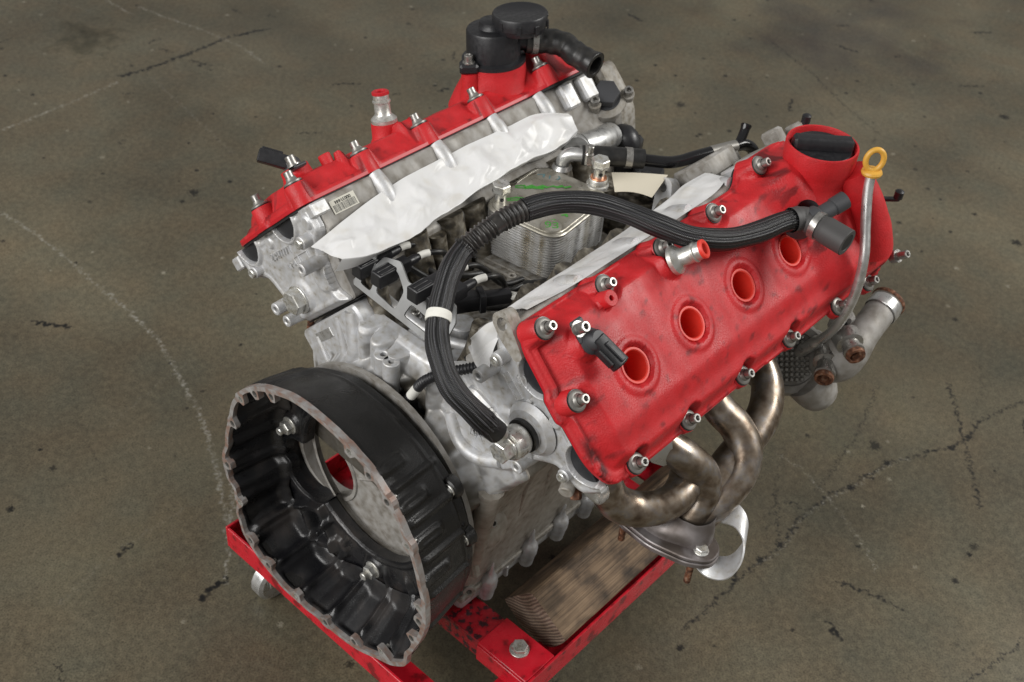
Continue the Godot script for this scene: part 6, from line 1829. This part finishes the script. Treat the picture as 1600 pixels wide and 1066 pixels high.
# ---------------------------------------------------------------- the long braided breather hose
func build_hose():
	var c := [Vector3(0.183, 0.224, 0.301), Vector3(0.169, 0.252, 0.318), Vector3(0.145, 0.271, 0.324), Vector3(0.118, 0.287, 0.314), Vector3(0.094, 0.298, 0.296), Vector3(0.075, 0.314, 0.271), Vector3(0.060, 0.331, 0.244), Vector3(0.048, 0.338, 0.212), Vector3(0.053, 0.352, 0.187), Vector3(0.062, 0.364, 0.150), Vector3(0.077, 0.366, 0.102), Vector3(0.107, 0.366, 0.067), Vector3(0.144, 0.361, 0.045), Vector3(0.182, 0.357, 0.033), Vector3(0.214, 0.351, 0.016), Vector3(0.234, 0.340, -0.022), Vector3(0.246, 0.332, -0.072), Vector3(0.257, 0.333, -0.116), Vector3(0.270, 0.331, -0.145)]
	var n := 260
	var p := spline(c, n)
	var rad := func(t, a): return 0.0120 + 0.0012 * sqrt(absf(sin(a * 5.0))) + 0.0004 * sin(t * 31.0)
	# where the ribbed stretch begins and ends
	var i0 := 0; var i1 := 0
	var b0 := 1e9; var b1 := 1e9
	for i in p.size():
		var d0: float = p[i].distance_to(Vector3(0.049, 0.3405, 0.205)); var d1: float = p[i].distance_to(Vector3(0.0665, 0.3652, 0.136))
		if d0 < b0: b0 = d0; i0 = i
		if d1 < b1: b1 = d1; i1 = i
	var b := MB.new()
	b.tube(p.slice(2, i0 + 1), rad, 40, 78.0)
	var hose := part("braided_hose", b.done(), M.braid, eng, Transform3D.IDENTITY, "long black braided breather hose looping over the engine")
	b = MB.new()
	b.tube(p.slice(i1, n - 6), rad, 40, 78.0)
	part("braided_sleeve", b.done(), M.braid, hose)
	b = MB.new()
	var seg := spline(p.slice(i0 - 1, i1 + 2), 170)
	b.tube(seg, func(t, _a): return 0.0116 + (0.0014 * sin(t * TAU * 15.0) if t < 0.48 or t > 0.60 else 0.0), 26)
	part("ribbed_hose", b.done(), M.ribbed_rubber, hose)
	# frayed ends of the braid
	b = MB.new()
	var r := RandomNumberGenerator.new(); r.seed = 12
	for e in [[i0, 1, 110, 0.006], [i1, -1, 40, 0.004], [5, -1, 55, 0.011], [n - 9, 1, 30, 0.004]]:
		var i: int = e[0]
		var t: Vector3 = (p[i + 1] - p[i - 1]).normalized() * e[1]
		var N := t.cross(Vector3(0.2, 0.9, 0.3)).normalized(); var B := t.cross(N)
		for k in e[2]:
			var a := r.randf() * TAU
			var o: Vector3 = N * cos(a) + B * sin(a)
			var L: float = e[3] * r.randf_range(0.4, 1.2)
			var s: Vector3 = p[i] - t * 0.004 + o * 0.0132
			var s2 := s + t * L * 0.5 + o * L * r.randf_range(0.05, 0.35) + (N * r.randf_range(-1, 1) + B * r.randf_range(-1, 1)) * L * 0.3
			var s3 := s2 + t * L * 0.5 + (N * r.randf_range(-1, 1) + B * r.randf_range(-1, 1)) * L * 0.45
			b.tube([s, s2, s3], func(tt, _a): return 0.0003 * (1.1 - tt * 0.6), 4, 40.0, false)
	part("frayed_braid", b.done(), M.rubber, hose).set_meta("kind", "stuff")
	# white paint band
	var bi := 0; var bd := 1e9
	for i in p.size():
		var d: float = p[i].distance_to(Vector3(0.083, 0.305, 0.283))
		if d < bd: bd = d; bi = i
	b = MB.new()
	noise.seed = 33
	b.tube(spline(p.slice(bi - 2, bi + 3), 10), func(t, a): return 0.0143 + 0.0005 * noise.get_noise_2d(cos(a) * 2.0 + t, sin(a) * 2.0) - 0.0006 * absf(t - 0.5) * 2.0, 40)
	part("paint_band", b.done(), M.white_paint, hose)
	# lower end: rubber, ferrule, banjo
	b = MB.new()
	var q0 := Vector3(0.1955, 0.203, 0.284)
	var lo := spline([p[10], p[3], Vector3(0.1880, 0.2165, 0.2955)], 14)
	b.tube(lo, func(_t, _a): return 0.0126, 22)
	part("hose_end", b.done(), M.rubber, hose)
	b = MB.new()
	b.lathe(frame(Vector3(0.1872, 0.2178, 0.2962), Vector3(0.38, -0.72, -0.55)), [Vector2(0.0095, -0.001), Vector2(0.0112, 0), Vector2(0.0112, 0.007), Vector2(0.0085, 0.009), Vector2(0.0080, 0.016)], 22)
	var bj := part("banjo_union", b.done(), M.zinc, hose)
	b = MB.new()
	var bc := Vector3(0.1990, 0.1990, 0.0)
	b.lathe(along_z(bc), [Vector2(0.0085, 0.268), Vector2(0.0165, 0.268), Vector2(0.0185, 0.271), Vector2(0.0188, 0.280), Vector2(0.0180, 0.288), Vector2(0.0150, 0.290), Vector2(0.0090, 0.290)], 30)
	part("banjo_ring", b.done(), M.zinc, hose)
	b = MB.new()
	b.lathe(along_z(bc), [Vector2(0.0205, 0.262), Vector2(0.0205, 0.2665), Vector2(0.016, 0.2668), Vector2(0.008, 0.2668)], 30)
	part("seal_ring", b.done(), M.rubber, hose)
	b = MB.new()
	b.cyl(along_z(bc + Vector3(0, 0, 0.246)), 0.019, 0.017, 26, 0.002)
	part("banjo_boss", b.done(), M.aluminium, eng)
	part("banjo_bolt", hex_bolt(along_z(bc + Vector3(0, 0, 0.2905)), 0.0135, 0.012, 0.0150), M.zinc, hose)
	b = MB.new()
	b.cyl(along_z(bc + Vector3(0, 0, 0.283)), 0.0084, 0.010, 18, 0.0005)
	part("banjo_shank", b.done(), M.zinc, hose)
	# far end: a rubber tee clamped on, open ended
	b = MB.new()
	var e0: Vector3 = p[n]
	var ed := Vector3(0.99, -0.06, 0.03).normalized()
	var tp := spline([p[n - 8], p[n - 2], e0 + ed * 0.014, e0 + ed * 0.034, e0 + ed * 0.058], 24)
	b.tube(tp, func(t, _a): return 0.0150 + 0.0016 * sstep(0.55, 0.60, t) + 0.0006 * sin(t * 60.0) * sstep(0.4, 0.3, t), 26, 40.0, false)
	ring_end(b, tp[24], tp[24] - tp[23], 0.0166, 0.0105)
	var tee := part("hose_tee", b.done(), M.dusty_rubber, hose)
	b = MB.new()
	b.tube(tp.slice(17), func(_t, _a): return 0.0106, 20, 40.0, true)
	b.cyl(frame(tp[24] - ed * 0.014, ed), 0.0105, 0.002, 18, 0.0002)
	part("tee_bore", b.done(), M.dark, hose)
	b = MB.new()
	b.lathe(frame(tp[11], tp[12] - tp[11]), [Vector2(0.0152, -0.004), Vector2(0.0172, -0.004), Vector2(0.0172, 0.004), Vector2(0.0152, 0.004)], 28)
	part("hose_clamp", b.done(), M.steel, hose)
	b = MB.new()
	var t0: Vector3 = tp[8]
	b.lathe(frame(t0, Vector3(0.30, 0.35, -0.88)), [Vector2(0.0160, 0.0), Vector2(0.0150, 0.012), Vector2(0.0105, 0.016), Vector2(0.0100, 0.034), Vector2(0.0112, 0.035), Vector2(0.0112, 0.052), Vector2(0.0085, 0.052), Vector2(0.0080, 0.040), Vector2(0, 0.040)], 22)
	b.lathe(frame(t0 + Vector3(-0.012, 0.0, -0.012), Vector3(-0.4, -0.9, -0.5)), [Vector2(0.014, -0.01), Vector2(0.015, 0.012), Vector2(0.017, 0.02), Vector2(0.019, 0.04)], 24)
	part("tee_branch", b.done(), M.grey_plastic, hose)


# ---------------------------------------------------------------- protective film and tags
func build_film():
	# left sheet: from the wall of the head out over the intake ports, crumpled
	var top := spline([Vector3(-0.112, 0.297, 0.294), Vector3(-0.125, 0.304, 0.215), Vector3(-0.132, 0.3085, 0.150), Vector3(-0.1345, 0.3105, 0.050), Vector3(-0.133, 0.3095, -0.05), Vector3(-0.130, 0.3085, -0.115), Vector3(-0.110, 0.301, -0.160)], 150)
	var bot := spline([Vector3(-0.080, 0.289, 0.276), Vector3(-0.067, 0.288, 0.246), Vector3(-0.059, 0.287, 0.214), Vector3(-0.057, 0.286, 0.180), Vector3(-0.068, 0.285, 0.130), Vector3(-0.075, 0.285, 0.060), Vector3(-0.080, 0.286, -0.005), Vector3(-0.078, 0.285, -0.075), Vector3(-0.080, 0.286, -0.125), Vector3(-0.090, 0.286, -0.158)], 150)
	film_sheet("plastic_sheet", "crumpled white plastic sheet over the left intake ports, beside the far red cover", top, bot, 0.0095, 11, Vector3(0.35, 0.93, 0.1), 0.022)
	top = spline([Vector3(0.152, 0.3215, 0.220), Vector3(0.158, 0.3225, 0.150), Vector3(0.159, 0.323, 0.05), Vector3(0.159, 0.323, -0.05), Vector3(0.157, 0.322, -0.12), Vector3(0.145, 0.320, -0.165)], 150)
	bot = spline([Vector3(0.119, 0.302, 0.214), Vector3(0.116, 0.301, 0.150), Vector3(0.117, 0.302, 0.08), Vector3(0.115, 0.302, 0.0), Vector3(0.111, 0.303, -0.08), Vector3(0.106, 0.306, -0.13), Vector3(0.110, 0.308, -0.170)], 150)
	film_sheet("plastic_sheet", "white plastic sheet tucked along the near cover over the right intake ports", top, bot, 0.0034, 23, Vector3(-0.35, 0.93, 0.1), 0.030)
	# loose flap of the right sheet at the bell end
	top = spline([Vector3(0.104, 0.272, 0.254), Vector3(0.124, 0.303, 0.252), Vector3(0.138, 0.314, 0.246)], 40)
	bot = spline([Vector3(0.105, 0.262, 0.258), Vector3(0.124, 0.246, 0.262), Vector3(0.140, 0.256, 0.260)], 40)
	film_sheet("plastic_sheet", "small folded flap of white plastic below the lifting lug at the bell end", top, bot, 0.0035, 31, Vector3(-0.3, 0.3, 0.9), 0.006)
	var b := MB.new()
	card(b, [Vector3(-0.004, 0.2720, -0.128), Vector3(0.052, 0.2735, -0.178), Vector3(0.068, 0.2700, -0.122), Vector3(0.026, 0.2690, -0.098)])
	var o := MeshInstance3D.new()
	o.name = "paper_card"; o.mesh = b.done(); o.material_override = M.paper
	o.set_meta("label", "cream paper card lying between the oil cooler and the far lifting lug"); o.set_meta("category", "card")
	add_child(o, true)
	b = MB.new()
	card(b, [Vector3(-0.172, 0.252, -0.300), Vector3(-0.150, 0.266, -0.322), Vector3(-0.158, 0.254, -0.338), Vector3(-0.182, 0.238, -0.318)])
	o = MeshInstance3D.new()
	o.name = "paper_card_001"; o.mesh = b.done(); o.material_override = M.paper
	o.set_meta("label", "small cream paper tag behind the black hexagon cap at the far left"); o.set_meta("category", "card")
	add_child(o, true)

func card(b: MB, q: Array):
	var pts := []
	for i in 9:
		for j in 7:
			var u := i / 8.0; var v := j / 6.0
			var p: Vector3 = (q[0] as Vector3).lerp(q[1], u).lerp((q[3] as Vector3).lerp(q[2], u), v)
			pts.append(p + Vector3(0, 0.003 * sin(u * 3.0) * (0.4 + v), 0))
	b.sheet(pts, 8, 6)
	var low := []
	for p in pts: low.append(p - Vector3(0, 0.0004, 0))
	b.sheet(low, 8, 6)

func film_sheet(called: String, label: String, top: Array, bot: Array, amp: float, seed_: int, nrm: Vector3, drop: float):
	var nu := top.size() - 1; var nv := 54
	var pts := []
	noise.seed = seed_ + 100
	noise.frequency = 1.0
	nrm = nrm.normalized()
	var L := 0.0
	for i in nu: L += (top[i + 1] as Vector3).distance_to(top[i])
	var pa := facets(seed_, 0.042); var pb := facets(seed_ + 1, 0.013)
	for i in nu + 1:
		var along := (top[mini(i + 1, nu)] - top[maxi(i - 1, 0)] as Vector3).normalized()
		var s := float(i) / nu
		var W: float = (top[i] as Vector3).distance_to(bot[i])
		for j in nv + 1:
			var t := float(j) / nv
			var tt := minf(t / 0.84, 1.0)
			var p: Vector3 = (top[i] as Vector3).lerp(bot[i], tt)
			if t > 0.84:      # the hem folds under
				var h := (t - 0.84) / 0.16
				p += Vector3(0, -drop, 0) * h + (top[i] - bot[i] as Vector3) * 0.25 * h
			var x := s * L; var y := tt * W + maxf(t - 0.84, 0.0) * drop * 6.0
			# creases: flat facets that meet in straight folds, laid slantwise across the sheet
			var u := (x + y * 0.7); var v := (y - x * 0.28)
			var f := facet(pa, u, v * 0.8, 0.042) + 0.26 * facet(pb, x * 0.9 + y * 0.5, y, 0.013)
			p += nrm * amp * f * (0.16 + 0.84 * sstep(0.0, 0.30, tt) * sstep(1.0, 0.72, tt))
			p += (bot[i] - top[i] as Vector3).normalized() * amp * 0.5 * noise.get_noise_2d(x * 9.0 + 5.0, 7.0) * sstep(0.6, 0.84, t)
			pts.append(p)
	var o := MeshInstance3D.new()
	o.name = numbered(self, called)
	o.mesh = grid_flip(pts, nu, nv)
	o.material_override = M.film
	o.set_meta("label", label); o.set_meta("category", "plastic sheet"); o.set_meta("group", "white plastic sheets over the intake ports")
	add_child(o, true)

func facets(seed_: int, c: float) -> Dictionary:
	return {"r": seed_}

func lattice(seed_: int, i: int, j: int) -> Vector3:   # jittered lattice point with a random height
	var h := hash(Vector3i(i, j, seed_))
	return Vector3((h & 255) / 255.0 - 0.5, ((h >> 8) & 255) / 255.0 - 0.5, ((h >> 16) & 255) / 127.5 - 1.0)

func facet(d: Dictionary, x: float, y: float, c: float) -> float:   # height over a triangulated lattice: flat faces and straight folds
	var gx := x / c; var gy := y / c
	gx += 0.35 * sin(gy * 1.7 + d.r); gy += 0.35 * sin(gx * 1.3 + d.r * 2.0)
	var i := floori(gx); var j := floori(gy)
	var fx := gx - i; var fy := gy - j
	var s: int = d.r
	var a := lattice(s, i, j).z; var b := lattice(s, i + 1, j).z; var e := lattice(s, i, j + 1).z; var g := lattice(s, i + 1, j + 1).z
	if (i + j) % 2 == 0:
		return a + (b - a) * fx + (g - b) * fy if fx > fy else a + (e - a) * fy + (g - e) * fx
	return a + (b - a) * fx + (e - a) * fy if fx + fy < 1.0 else g + (e - g) * (1.0 - fx) + (b - g) * (1.0 - fy)
